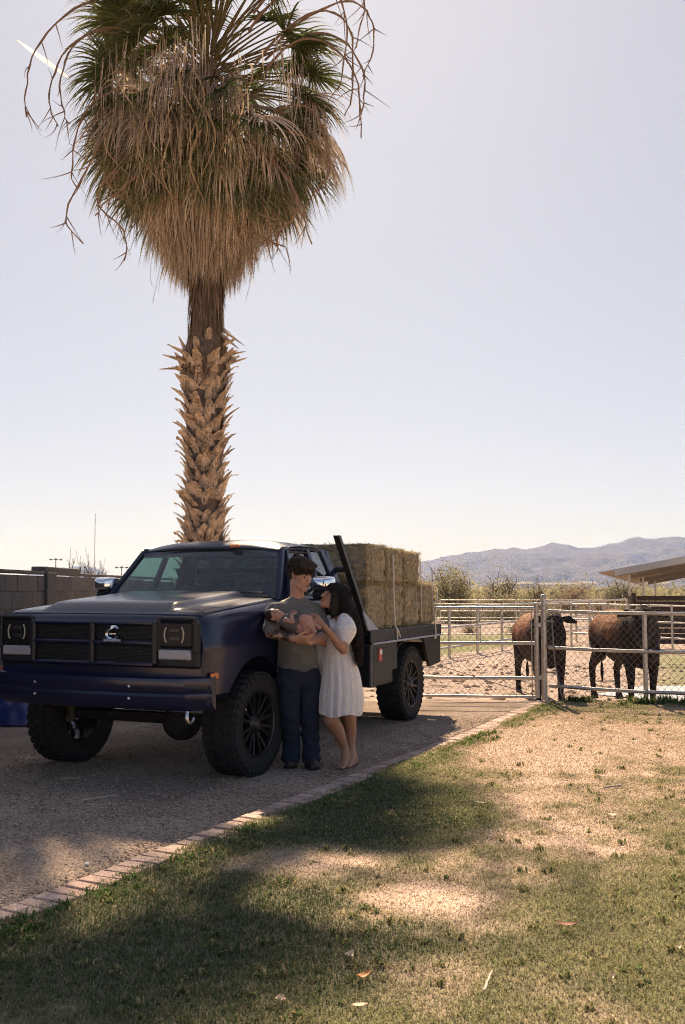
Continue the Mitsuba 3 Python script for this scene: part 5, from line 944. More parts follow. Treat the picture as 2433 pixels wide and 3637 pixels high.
# ------------------------------------------------------------------ people
MJ = {'head': (-0.343, 8.280, 1.604), 'neck': (-0.379, 8.360, 1.424), 'chest': (-0.385, 8.340, 1.258), 'belly': (-0.378, 8.370, 1.018), 'pelvis': (-0.372, 8.420, 0.791), 'rsh': (-0.556, 8.240, 1.305), 'lsh': (-0.215, 8.420, 1.298), 'rel': (-0.584, 8.100, 1.132), 'lel': (-0.155, 8.300, 1.101), 'rwr': (-0.390, 8.010, 1.098), 'lwr': (-0.267, 8.100, 1.062), 'rhip': (-0.450, 8.380, 0.776), 'lhip': (-0.279, 8.470, 0.768), 'rkn': (-0.433, 8.420, 0.413), 'lkn': (-0.274, 8.460, 0.404), 'ran': (-0.428, 8.500, 0.077), 'lan': (-0.263, 8.500, 0.066), 'rto': (-0.434, 8.400, 0.015), 'lto': (-0.229, 8.330, 0.017)}
WJ = {'head': (-0.076, 8.360, 1.409), 'neck': (-0.044, 8.410, 1.277), 'chest': (-0.029, 8.420, 1.153), 'waist': (-0.033, 8.450, 0.963), 'hip': (-0.007, 8.500, 0.766), 'lsh': (0.018, 8.310, 1.237), 'rsh': (-0.059, 8.540, 1.230), 'lel': (0.007, 8.180, 0.994), 'lwr': (-0.151, 8.060, 1.196), 'rel': (-0.070, 8.540, 1.001), 'rwr': (-0.202, 8.300, 1.058), 'lhip': (-0.026, 8.460, 0.715), 'rhip': (0.015, 8.560, 0.705), 'lkn': (-0.097, 8.360, 0.410), 'rkn': (0.059, 8.580, 0.355), 'lan': (0.018, 8.500, 0.160), 'ran': (0.070, 8.600, 0.166), 'lheel': (0.059, 8.560, 0.074), 'ltoe': (-0.029, 8.360, 0.040), 'rheel': (0.108, 8.620, 0.057), 'rtoe': (0.022, 8.420, 0.051)}
BJ = {'head': (-0.542, 8.040, 1.277), 'neck': (-0.483, 8.050, 1.242), 'chest': (-0.427, 8.050, 1.231), 'bum': (-0.287, 8.050, 1.182), 'knee': (-0.306, 7.990, 1.247), 'foot': (-0.243, 7.990, 1.164)}
def pc(c, r, R=None, sub=2):
    v = np.array(trimesh.creation.icosphere(subdivisions=sub).vertices) * np.broadcast_to(r, (3,)); return (v @ np.asarray(R).T if R is not None else v) + np.asarray(c, float)
def blob(clouds, edge=0.012, smooth=8, cut=None, extra=()):
    """one continuous surface: the union of the hulls of the point clouds"""
    man = m3.Manifold.batch_boolean([m3.Manifold.hull_points(np.vstack(c) if isinstance(c, (list, tuple)) else c) for c in clouds] + list(extra), m3.OpType.Add)
    if cut is not None: man = man - cut
    v, f = mm(man.refine_to_length(edge)); t = trimesh.Trimesh(v, f, process=True)
    if smooth: trimesh.smoothing.filter_taubin(t, lamb=0.5, nu=0.52, iterations=smooth)
    return np.array(t.vertices), np.array(t.faces)
def V3(*a): return np.array(a, float)
def lerp(a, b, t): return np.asarray(a, float) * (1 - t) + np.asarray(b, float) * t
def euler(yaw, pitch, roll=0.0):
    """yaw about z, then the face pitched up by pitch; local x right, y forward, z up"""
    cy, sy, cp, sp, cr, sr = math.cos(yaw), math.sin(yaw), math.cos(pitch), math.sin(pitch), math.cos(roll), math.sin(roll)
    return np.array([[cy, -sy, 0], [sy, cy, 0], [0, 0, 1]]) @ np.array([[1, 0, 0], [0, cp, -sp], [0, sp, cp]]) @ np.array([[cr, 0, sr], [0, 1, 0], [-sr, 0, cr]])
def head_clouds(c, R, s=1.0, fem=False, baby=False):
    def q(p, r): return pc(np.asarray(c) + R @ (V3(*p) * s), np.asarray(r, float) * s, R)
    jaw = 0.026 if not fem else 0.022
    cl = [[q((0, -0.012, 0.035), (0.074, 0.094, 0.088))], [q((0, 0.02, 0.0), (0.066, 0.070, 0.080)), q((0, 0.060, -0.088), (0.030, 0.024, 0.020))], [q((-0.044, 0.02, -0.066), (0.018, 0.028, 0.024)), q((0.044, 0.02, -0.066), (0.018, 0.028, 0.024)), q((0, 0.070, -0.090), jaw)],
          [q((0, 0.086, 0.022), (0.009, 0.008, 0.010)), q((0, 0.104, -0.018), (0.012, 0.011, 0.010))], [q((-0.015, 0.094, -0.021), 0.009), q((0.015, 0.094, -0.021), 0.009)], [q((-0.036, 0.074, 0.036), (0.020, 0.010, 0.007)), q((0.036, 0.074, 0.036), (0.020, 0.010, 0.007))],
          [q((-0.040, 0.060, -0.012), (0.020, 0.016, 0.018)), q((-0.030, 0.066, -0.030), 0.014)], [q((0.040, 0.060, -0.012), (0.020, 0.016, 0.018)), q((0.030, 0.066, -0.030), 0.014)], [q((-0.020, 0.086, -0.053), (0.010, 0.007, 0.006)), q((0.020, 0.086, -0.053), (0.010, 0.007, 0.006))]]
    for sx in (-1, 1): cl.append([q((sx * 0.076, -0.012, 0.018), (0.008, 0.018, 0.018)), q((sx * 0.074, -0.004, -0.022), (0.007, 0.011, 0.012))])
    return cl
def face_parts(k, c, R, s=1.0, closed=False):
    def w(p): return np.asarray(c) + R @ (V3(*p) * s)
    for sx in (-1, 1):
        e = put('eye', ball(w((sx * 0.031, 0.072, 0.013)), 0.0105 * s, 2), 'eye' if closed else 'white_plastic', k, smooth=True)
        if not closed: put('iris', ball(w((sx * 0.031, 0.0795, 0.011)), 0.0055 * s, 1), 'eye', e, smooth=True)
        put('eyebrow', blob([[pc(w((sx * 0.016, 0.084, 0.036)), 0.0045 * s), pc(w((sx * 0.034, 0.083, 0.041)), 0.005 * s), pc(w((sx * 0.050, 0.072, 0.036)), 0.0035 * s)]], 0.01, 0), 'hair', k, smooth=True)
    put('mouth', blob([[pc(w((-0.022, 0.086, -0.053)), 0.0045 * s), pc(w((0, 0.0945, -0.050)), 0.006 * s), pc(w((0.022, 0.086, -0.053)), 0.0045 * s)], [pc(w((-0.014, 0.088, -0.060)), 0.005 * s), pc(w((0.014, 0.088, -0.060)), 0.005 * s)]], 0.008, 2), 'lip', k, smooth=True)
def limb(ps, rs): return [[pc(a, ra), pc(b, rb)] for a, b, ra, rb in zip(ps[:-1], ps[1:], rs[:-1], rs[1:])]
def hand_clouds(w, d, n, curl, thumb, s=1.0, lens=(0.066, 0.075, 0.070, 0.054)):
    """palm from the wrist w along d, the palm facing n; fingers bend towards n by curl; thumb = +1 or -1 side"""
    d, n = V3(*d) / np.linalg.norm(d), V3(*n); n = n - d * (n @ d); n /= np.linalg.norm(n); x = np.cross(d, n); L_ = 0.088 * s; cl = []
    kn = [w + d * L_ * k + x * (o * 0.0195 * s) for o, k in ((-1.5, 0.93), (-0.5, 1.0), (0.5, 0.98), (1.5, 0.90))]
    if thumb > 0: kn = kn[::-1]
    cl.append([pc(w, 0.021 * s)] + [pc(p, 0.0125 * s) for p in kn] + [pc(w + x * thumb * -0.024 * s * -1 + d * 0.03 * s, 0.014 * s)])
    for i, (p, l) in enumerate(zip(kn, lens)):
        a = curl * (0.75 + 0.12 * i); P = [p]; dd = d
        for j, fr in enumerate((0.46, 0.31, 0.23)):
            ang = a * (0.55, 1.0, 1.35)[j]; dd = d * math.cos(ang) + n * math.sin(ang); P.append(P[-1] + dd * l * s * fr)
        cl += limb(P, [0.0098 * s, 0.0092 * s, 0.0085 * s, 0.0072 * s])
    t0 = w + d * 0.028 * s + x * thumb * 0.026 * s; t1 = t0 + (d * 0.75 + x * thumb * 0.6 + n * 0.35) * 0.038 * s; t2 = t1 + (d * 0.9 + n * 0.5 + x * thumb * 0.1) * 0.03 * s; cl += limb([t0, t1, t2], [0.0135 * s, 0.0115 * s, 0.009 * s]); return cl
def drape(vf, amp, f, seed, keep=None):
    v, f_ = vf; t = trimesh.Trimesh(v, f_, process=False); n = np.array(t.vertex_normals); d = (meshkit.fbm(v * np.array([f, f, f * 0.45]), 3, seed) - 0.5) * 2 * amp; return v + n * d[:, None], f_

def folds(vf, amp, seed):
    """slanting creases"""
    v, f_ = vf; n = np.array(trimesh.Trimesh(v, f_, process=False).vertex_normals); w_ = meshkit.fbm(v * np.array([5, 5, 4.0]), 3, seed); q = np.sin(v[:, 2] * 48 + v[:, 0] * 26 + 9 * w_) * sst(0.40, 0.62, meshkit.fbm(v * 6 + 3, 2, seed + 1)); return v + n * (amp * q)[:, None], f_
# ---- the man
m = {k: V3(*v) for k, v in MJ.items()}
man_k = thing('person', 'person in grey t-shirt and dark jeans leaning on the truck, holding the baby', 'person')
Rm = euler(math.radians(180 + 48), math.radians(-23), math.radians(5)); hc = m['head'] + V3(0.0, 0.0, 0.0)
cl = head_clouds(hc, Rm, 1.04) + [[pc(m['neck'] + [0, 0.02, -0.03], 0.062), pc(hc + Rm @ V3(0, -0.03, -0.07), 0.055)], [pc(m['neck'] + [0, 0, -0.05], 0.07), pc(m['rsh'], 0.055), pc(m['lsh'], 0.055)], [pc(m['rsh'], 0.06), pc(m['lsh'], 0.06), pc(m['chest'], (0.15, 0.11, 0.10))], [pc(m['chest'], (0.15, 0.11, 0.1)), pc(m['belly'], (0.14, 0.105, 0.1))], [pc(m['belly'], (0.14, 0.105, 0.1)), pc(m['pelvis'], (0.115, 0.090, 0.05))]]
cl += limb([m['rsh'], m['rel'], m['rwr']], [0.052, 0.041, 0.028]) + limb([m['lsh'], m['lel'], m['lwr']], [0.052, 0.041, 0.028]) + limb([lerp(m['rel'], m['rwr'], 0.2), lerp(m['rel'], m['rwr'], 0.45)], [0.044, 0.040]) + limb([lerp(m['lel'], m['lwr'], 0.2), lerp(m['lel'], m['lwr'], 0.45)], [0.044, 0.040])
cl += limb([m['rhip'], m['rkn'], m['ran']], [0.078, 0.055, 0.038]) + limb([m['lhip'], m['lkn'], m['lan']], [0.078, 0.055, 0.038])
cl += hand_clouds(m['rwr'], (0.95, 0.05, -0.05), (0.1, 0.55, 0.85), 0.75, 1, 1.1) + hand_clouds(m['lwr'], (-0.75, -0.25, 0.15), (0.0, 0.5, 0.86), 0.8, -1, 1.1)
bv, bf = blob(cl, 0.012, 5)
# inked right forearm
dv = m['rwr'] - m['rel']; tq = ((bv - m['rel']) @ dv) / (dv @ dv); dist = np.linalg.norm(bv - (m['rel'] + np.clip(tq, 0, 1)[:, None] * dv), axis=1)
ink = (dist < 0.075) * sst(-0.15, 0.05, tq) * sst(0.98, 0.80, tq) * sst(0.34, 0.50, meshkit.fbm(bv * 26, 3, 4)); col = np.array((0.42, 0.235, 0.165)) * (1 - 0.85 * ink[:, None]) * (0.93 + 0.14 * meshkit.noise(bv * 40)[:, None])
put('body', (bv, bf), 'skin_vc', man_k, smooth=True, color=col)
face_parts(man_k, hc, Rm, 1.04, True)
def hair_mesh(spheres, c, R, s, cutfn=None, amp=0.008, f=60, seed=1, edge=0.009):
    v, f_ = blob([[pc(np.asarray(c) + R @ (V3(*p) * s), np.asarray(r, float) * s, R) for p, r in g] for g in spheres], edge, 4); t = trimesh.Trimesh(v, f_, process=False); n = np.array(t.vertex_normals); loc = (v - c) @ R
    d = (meshkit.fbm(loc * np.array([f, f, f * 0.5]), 3, seed) - 0.4) * amp * 2.2; return v + n * d[:, None], f_
put('hair', hair_mesh([[((0, -0.018, 0.062), (0.087, 0.104, 0.078)), ((0, -0.060, 0.020), (0.080, 0.060, 0.085))], [((-0.045, 0.066, 0.100), (0.030, 0.028, 0.020)), ((0.05, 0.066, 0.096), (0.030, 0.028, 0.020)), ((0, 0.02, 0.122), (0.05, 0.05, 0.02))], [((0.0, 0.084, 0.094), (0.040, 0.018, 0.016)), ((0.0, 0.05, 0.11), (0.05, 0.03, 0.02))], [((-0.074, 0.012, 0.05), (0.012, 0.024, 0.045))], [((0.074, 0.012, 0.05), (0.012, 0.024, 0.045))], [((0, -0.075, -0.03), (0.055, 0.03, 0.045))]], hc, Rm, 1.06, seed=4, amp=0.010), 'hair', man_k, smooth=True)
def strands(c, R, s, n, seed, hang, spread=1.0, front=True):
    r = np.random.default_rng(seed); out = []
    for i in range(n):
        a = r.random() * 6.283; e = math.acos(1 - r.random() * 0.95); d = V3(math.cos(a) * math.sin(e), math.sin(a) * math.sin(e), math.cos(e)); p0 = V3(0, -0.02, 0.055) + d * V3(0.088, 0.106, 0.084) * 0.99
        tn = V3(d[0] * 0.6, d[1] * 0.8, -0.7) + r.normal(0, 0.25, 3); tn -= d * (tn @ d) * 0.75; tn /= np.linalg.norm(tn); l = hang * (0.6 + 0.7 * r.random()) * (1 - 0.6 * max(0, d[1])); t = np.linspace(0, 1, 5)[:, None]; P = p0 + tn * l * t + d * 0.010 * np.sin(t * 3.1) + V3(0, 0, -0.3) * l * t ** 2
        out.append(tube(np.asarray(c) + (P * s) @ R.T, np.array([0.0022, 0.0034, 0.003, 0.002, 0.0006]), 4))
    return merge(out)
put('hair_strands', strands(hc, Rm, 1.06, 420, 3, 0.055), 'hair', man_k, kind='stuff')
# t-shirt
hem = m['pelvis'] + V3(0, 0, 0.055); big = 1.0
cl = [[pc(m['neck'] + [0, 0.0, -0.030], (0.078, 0.080, 0.045)), pc(m['rsh'] + [0, 0, -0.012], 0.072), pc(m['lsh'] + [0, 0, -0.012], 0.072)], [pc(m['rsh'] + [0, 0, -0.03], 0.075), pc(m['lsh'] + [0, 0, -0.03], 0.075), pc(m['chest'], (0.17, 0.135, 0.11))], [pc(m['chest'], (0.17, 0.135, 0.1)), pc(m['belly'], (0.158, 0.135, 0.1))], [pc(m['belly'], (0.158, 0.135, 0.1)), pc(m['pelvis'] + [0, 0, 0.06], (0.172, 0.145, 0.085))]]
cl += limb([m['rsh'], lerp(m['rsh'], m['rel'], 0.80)], [0.074, 0.068]) + limb([m['lsh'], lerp(m['lsh'], m['lel'], 0.80)], [0.074, 0.068])
cutter = m3.Manifold.hull_points(np.array([(x, y, z) for x in (-1.2, 0.3) for y in (7.9, 9.2) for z in (0.2, 0.80)])) + m3.Manifold.hull_points(np.vstack([pc(m['neck'] + [0.02, -0.045, 0.03], (0.060, 0.065, 0.055))]))
put('t_shirt', folds(drape(blob(cl, 0.010, 5, cut=cutter), 0.012, 9, 3), 0.007, 5), 'shirt', man_k, smooth=True)
cl = [[pc(m['pelvis'] + [0, 0, 0.07], (0.158, 0.130, 0.05)), pc(m['rhip'] + [0.01, 0, -0.02], 0.105), pc(m['lhip'] + [-0.01, 0, -0.02], 0.105)]] + limb([m['rhip'] + [0, 0, -0.03], m['rkn'], m['ran'] + [0, 0.0, 0.12], m['ran'] + [0, -0.01, 0.0]], [0.104, 0.078, 0.072, 0.078]) + limb([m['lhip'] + [0, 0, -0.03], m['lkn'], m['lan'] + [0, 0, 0.12], m['lan'] + [0, -0.01, 0.0]], [0.104, 0.078, 0.072, 0.080])
put('jeans', folds(drape(blob(cl, 0.012, 5, cut=m3.Manifold.hull_points(np.array([(x, y, z) for x in (-1.2, 0.3) for y in (7.9, 9.2) for z in (-0.3, 0.045)]))), 0.010, 8, 6), 0.006, 15), 'jeans', man_k, smooth=True)
for a, t_ in (('ran', 'rto'), ('lan', 'lto')):
    A, B_ = m[a], m[t_]; d = (B_ - A) * [1, 1, 0]; d /= np.linalg.norm(d); sd = V3(-d[1], d[0], 0)
    bt = put('boot', blob([[pc(A + [0, 0.01, 0.02], 0.055), pc(A * [1, 1, 0] - d * 0.04 + [0, 0, 0.045], 0.042), pc(B_ * [1, 1, 0] - d * 0.12 + [0, 0, 0.055], 0.050)], [pc(B_ * [1, 1, 0] - d * 0.12 + [0, 0, 0.045], 0.046), pc(B_ * [1, 1, 0] - d * 0.03 + [0, 0, 0.038], (0.042, 0.042, 0.030))]], 0.012, 5), 'boots', man_k, smooth=True)
    put('sole', blob([[pc(A * [1, 1, 0] - d * 0.045 + sd * k * 0.02 + [0, 0, 0.014], (0.032, 0.032, 0.012)) for k in (-1, 1)] + [pc(B_ * [1, 1, 0] - d * 0.04 + sd * k * 0.02 + [0, 0, 0.014], (0.038, 0.038, 0.012)) for k in (-1, 1)]], 0.02, 1), 'rubber', bt, smooth=40)

# ---- the woman
w = {k: V3(*v) for k, v in WJ.items()}
wom = thing('person', 'barefoot person with long dark hair in a short white dress, standing close and looking up', 'person')
Rw = euler(math.radians(90 + 22), math.radians(24), math.radians(-6)); hw_ = w['head']
cl = head_clouds(hw_, Rw, 0.97, True) + [[pc(w['neck'] + [0, 0, -0.03], 0.050), pc(hw_ + Rw @ V3(0, -0.03, -0.06), 0.045)], [pc(w['neck'] + [0, 0, -0.05], 0.055), pc(w['lsh'], 0.042), pc(w['rsh'], 0.042)], [pc(w['lsh'], 0.045), pc(w['rsh'], 0.045), pc(w['chest'], (0.10, 0.12, 0.09))], [pc(w['chest'], (0.10, 0.12, 0.09)), pc(w['waist'], (0.095, 0.115, 0.07))], [pc(w['waist'], (0.095, 0.115, 0.07)), pc(w['hip'], (0.125, 0.14, 0.10))]]
cl += limb([w['lsh'], w['lel'], w['lwr']], [0.045, 0.038, 0.024]) + limb([lerp(w['lel'], w['lwr'], 0.15), lerp(w['lel'], w['lwr'], 0.45)], [0.040, 0.034]) + limb([w['rsh'], w['rel'], w['rwr']], [0.043, 0.036, 0.024])
cl += limb([w['lhip'], w['lkn'], lerp(w['lkn'], w['lan'], 0.35) + [0.012, 0.02, 0], w['lan']], [0.105, 0.062, 0.058, 0.034]) + limb([w['rhip'], w['rkn'], lerp(w['rkn'], w['ran'], 0.35) + [0.0, 0.02, 0], w['ran']], [0.105, 0.058, 0.056, 0.034])
for a, h_, t_ in (('lan', 'lheel', 'ltoe'), ('ran', 'rheel', 'rtoe')):
    d = (w[t_] - w[h_]) * [1, 1, 0]; d /= np.linalg.norm(d); sd = V3(-d[1], d[0], 0); hz, tz = V3(*w[h_]), V3(*w[t_]); hz[2], tz[2] = 0.032, 0.020
    cl += [[pc(w[a], 0.034), pc(hz, 0.030), pc(lerp(hz, tz, 0.45) + [0, 0, 0.03], 0.030)], [pc(hz, 0.028), pc(tz - d * 0.045 + sd * 0.02, 0.018), pc(tz - d * 0.045 - sd * 0.02, 0.018), pc(lerp(hz, tz, 0.45) + [0, 0, 0.03], 0.026)]]
    for j in range(5): p = tz - d * 0.035 + sd * (0.028 - 0.014 * j); cl.append([pc(p, 0.0105 - 0.0007 * j), pc(p + d * (0.034 - 0.005 * j), 0.0090 - 0.0007 * j)])
cl += hand_clouds(w['lwr'], (-0.62, 0.10, 0.52), (-0.3, 0.75, 0.2), 0.5, 1, 0.95) + hand_clouds(w['rwr'], (-0.9, -0.2, 0.1), (0.1, -0.6, 0.7), 0.5, 1, 0.95)
put('body', blob(cl, 0.011, 5), 'skin_tan', wom, smooth=True)
face_parts(wom, hw_, Rw, 0.97, True)
back = [(0.11, 0.02, -0.10), (0.165, 0.03, -0.22), (0.20, 0.03, -0.36), (0.215, 0.02, -0.50)]
hv, hf = hair_mesh([[((0, -0.020, 0.050), (0.088, 0.102, 0.084)), ((0, -0.070, 0.0), (0.084, 0.060, 0.095))], [((-0.070, 0.020, 0.03), (0.022, 0.040, 0.060)), ((-0.074, -0.03, -0.09), (0.022, 0.04, 0.06))], [((0.070, 0.020, 0.03), (0.022, 0.040, 0.060)), ((0.074, -0.03, -0.09), (0.022, 0.04, 0.06))]], hw_, Rw, 0.99, seed=9, amp=0.007)
P = [hw_ + V3(0.055, 0.01, 0.0)] + [hw_ + V3(*b) for b in back]; rr_ = [(0.085, 0.085, 0.09), (0.075, 0.10, 0.09), (0.060, 0.115, 0.09), (0.045, 0.105, 0.09), (0.022, 0.06, 0.06)]
bv, bf = blob([[pc(a, ra), pc(b, rb)] for a, b, ra, rb in zip(P[:-1], P[1:], rr_[:-1], rr_[1:])], 0.011, 5); t = trimesh.Trimesh(bv, bf, process=False); bv = bv + np.array(t.vertex_normals) * ((meshkit.fbm(bv * np.array([55, 55, 9.0]), 3, 5) - 0.45) * 0.022)[:, None]
put('hair', merge([(hv, hf), (bv, bf)]), 'hair_dark', wom, smooth=True)
rw = np.random.default_rng(12); ls = []
for i in range(420):
    a = rw.random() * 6.283; off = [V3(math.cos(a) * q[0], math.sin(a) * q[1], 0) * (0.9 + 0.2 * rw.random()) for q in rr_]; k0 = rw.integers(0, 2); PP = [p + o for p, o in zip(P[k0:], off[k0:])]; PP[-1] = PP[-1] + V3(0, 0, rw.uniform(-0.06, 0.12)); ls.append(tube(spline(PP, 9) + rw.normal(0, 0.004, 3), np.linspace(0.0035, 0.0012, 9), 4))
put('hair_strands', merge([strands(hw_, Rw, 0.99, 300, 8, 0.06), merge(ls)]), 'hair_dark', wom, kind='stuff')
# dress: fitted top with puffed sleeves, gathered skirt
cl = [[pc(w['neck'] + [0.02, 0, -0.085], (0.055, 0.075, 0.03)), pc(w['lsh'] + [0, 0, -0.02], 0.055), pc(w['rsh'] + [0, 0, -0.02], 0.055)], [pc(w['lsh'] + [0, 0.02, -0.03], 0.055), pc(w['rsh'] + [0, -0.02, -0.03], 0.055), pc(w['chest'] + [0, 0, 0.0], (0.118, 0.132, 0.09))], [pc(w['chest'], (0.118, 0.132, 0.09)), pc(w['waist'], (0.112, 0.128, 0.06))], [pc(w['chest'] + [-0.05, -0.05, 0.02], 0.068), pc(w['chest'] + [-0.03, 0.05, 0.02], 0.068)]]
cl += [[pc(w['lsh'] + [0.005, -0.005, -0.005], 0.064), pc(lerp(w['lsh'], w['lel'], 0.35) + [0.012, -0.01, 0], 0.088), pc(lerp(w['lsh'], w['lel'], 0.62), 0.064)], [pc(w['rsh'], 0.06), pc(lerp(w['rsh'], w['rel'], 0.35), 0.08), pc(lerp(w['rsh'], w['rel'], 0.62), 0.06)]]
tv, tf = drape(blob(cl, 0.010, 6), 0.007, 22, 11)
rings = []; an_ = np.linspace(0, 2 * np.pi, 160, endpoint=False)
for i, u in enumerate(np.linspace(0, 1, 30)):
    c = lerp(w['waist'] + [0, 0, 0.02], V3(-0.030, 8.47, 0.45), u) + V3(0.018, 0, 0) * math.sin(u * 2.6); rx = np.interp(u, [0, 0.12, 0.4, 0.75, 1], [0.110, 0.128, 0.160, 0.184, 0.178]); ry = np.interp(u, [0, 0.12, 0.4, 0.75, 1], [0.126, 0.145, 0.180, 0.21, 0.215])
    fo = 1 + (0.012 + 0.045 * u) * np.sin(an_ * 17 + 1.3 * np.sin(an_ * 2 + 1)) * (0.6 + 0.4 * np.sin(an_ * 3)) + 0.02 * u * np.sin(an_ * 31 + 2) + 0.03 * u * np.sin(an_ * 5 + 2.2)
    if i > 27: fo = fo + 0.02 * np.sin(an_ * 40)
    rings.append(np.stack([c[0] + rx * fo * np.cos(an_), c[1] + ry * fo * np.sin(an_), np.full(160, c[2]) + 0.012 * u * np.sin(an_ * 4)], -1))
sk = loft(np.array(rings), cap=False); inner = np.array(rings)[::-1].copy(); inner[..., :2] = (inner[..., :2] - inner[..., :2].mean(1, keepdims=True)) * 0.975 + inner[..., :2].mean(1, keepdims=True)
dr_k = put('dress', merge([(tv, tf), sk, loft(inner, cap=False)]), 'dress', wom, smooth=True, label='short white dress with puffed sleeves and a gathered skirt')

# ---- the baby
b = {k: V3(*v) for k, v in BJ.items()}
bab = thing('person', 'small baby lying face up on the forearm of the person in the grey t-shirt', 'person')
ax = b['head'] - b['chest']; ax /= np.linalg.norm(ax); fy = V3(0.35, -0.62, 0.70); fy = fy - ax * (fy @ ax); fy /= np.linalg.norm(fy); Rb = np.stack([np.cross(fy, ax), fy, ax], 1)
cl = head_clouds(b['head'], Rb, 0.60, True, True) + [[pc(b['neck'], 0.030), pc(lerp(b['head'], b['neck'], 0.4), 0.034)], [pc(b['neck'], 0.034), pc(b['chest'], 0.055)], [pc(b['chest'], 0.055), pc(lerp(b['chest'], b['bum'], 0.5), 0.06)], [pc(lerp(b['chest'], b['bum'], 0.5), 0.06), pc(b['bum'], 0.052)]]
cl += limb([b['bum'] + [0.0, -0.03, 0.0], b['knee'], b['foot'] + [0, 0, 0.02], b['foot'] + [0.02, -0.01, -0.01]], [0.036, 0.030, 0.020, 0.018]) + limb([b['bum'] + [0.02, 0.03, 0], b['knee'] + [0.03, 0.06, 0.0], b['foot'] + [0.03, 0.05, 0.03], b['foot'] + [0.055, 0.04, 0.02]], [0.036, 0.030, 0.020, 0.018])
cl += limb([b['neck'] + [0.03, -0.05, 0.0], b['chest'] + [0.03, -0.075, 0.0], b['chest'] + [0.02, -0.06, 0.045]], [0.022, 0.019, 0.015]) + hand_clouds(b['chest'] + [0.02, -0.06, 0.045], (0.5, 0.4, 0.5), (0.3, 0.6, -0.5), 1.0, 1, 0.42)
cl += limb([b['neck'] + [0.03, 0.04, 0.02], b['chest'] + [0.04, 0.05, 0.03], b['chest'] + [0.01, 0.01, 0.055]], [0.022, 0.019, 0.015]) + hand_clouds(b['chest'] + [0.01, 0.01, 0.055], (0.6, -0.2, 0.5), (0.3, -0.6, -0.5), 1.0, -1, 0.42)
put('body', blob(cl, 0.007, 4), 'skin_baby', bab, smooth=True); face_parts(bab, b['head'], Rb, 0.60, True)
put('hair', hair_mesh([[((0, -0.02, 0.048), (0.078, 0.096, 0.080)), ((0, -0.05, 0.0), (0.074, 0.058, 0.075))]], b['head'], Rb, 0.60, amp=0.002, edge=0.008), 'hair', bab, smooth=True)
put('wrap', drape(blob([[pc(lerp(b['neck'], b['chest'], 0.3), 0.050), pc(b['chest'], 0.066)], [pc(b['chest'], 0.066), pc(lerp(b['chest'], b['bum'], 0.45), 0.068)]], 0.009, 4), 0.004, 30, 2), 'baby_grey', bab, smooth=True, label='dull grey wrap round the chest')
put('trousers', drape(blob([[pc(lerp(b['chest'], b['bum'], 0.5), 0.067), pc(b['bum'], 0.070)], [pc(b['bum'] + [0, -0.02, 0.01], 0.060), pc(b['knee'], 0.042)], [pc(b['bum'] + [0.02, 0.03, 0], 0.055), pc(b['knee'] + [0.03, 0.06, 0], 0.040)], [pc(b['knee'], 0.040), pc(b['foot'] + [-0.01, 0, 0.03], 0.030)]], 0.009, 4), 0.004, 30, 5), 'baby_cloth', bab, smooth=True, label='pink baby trousers')

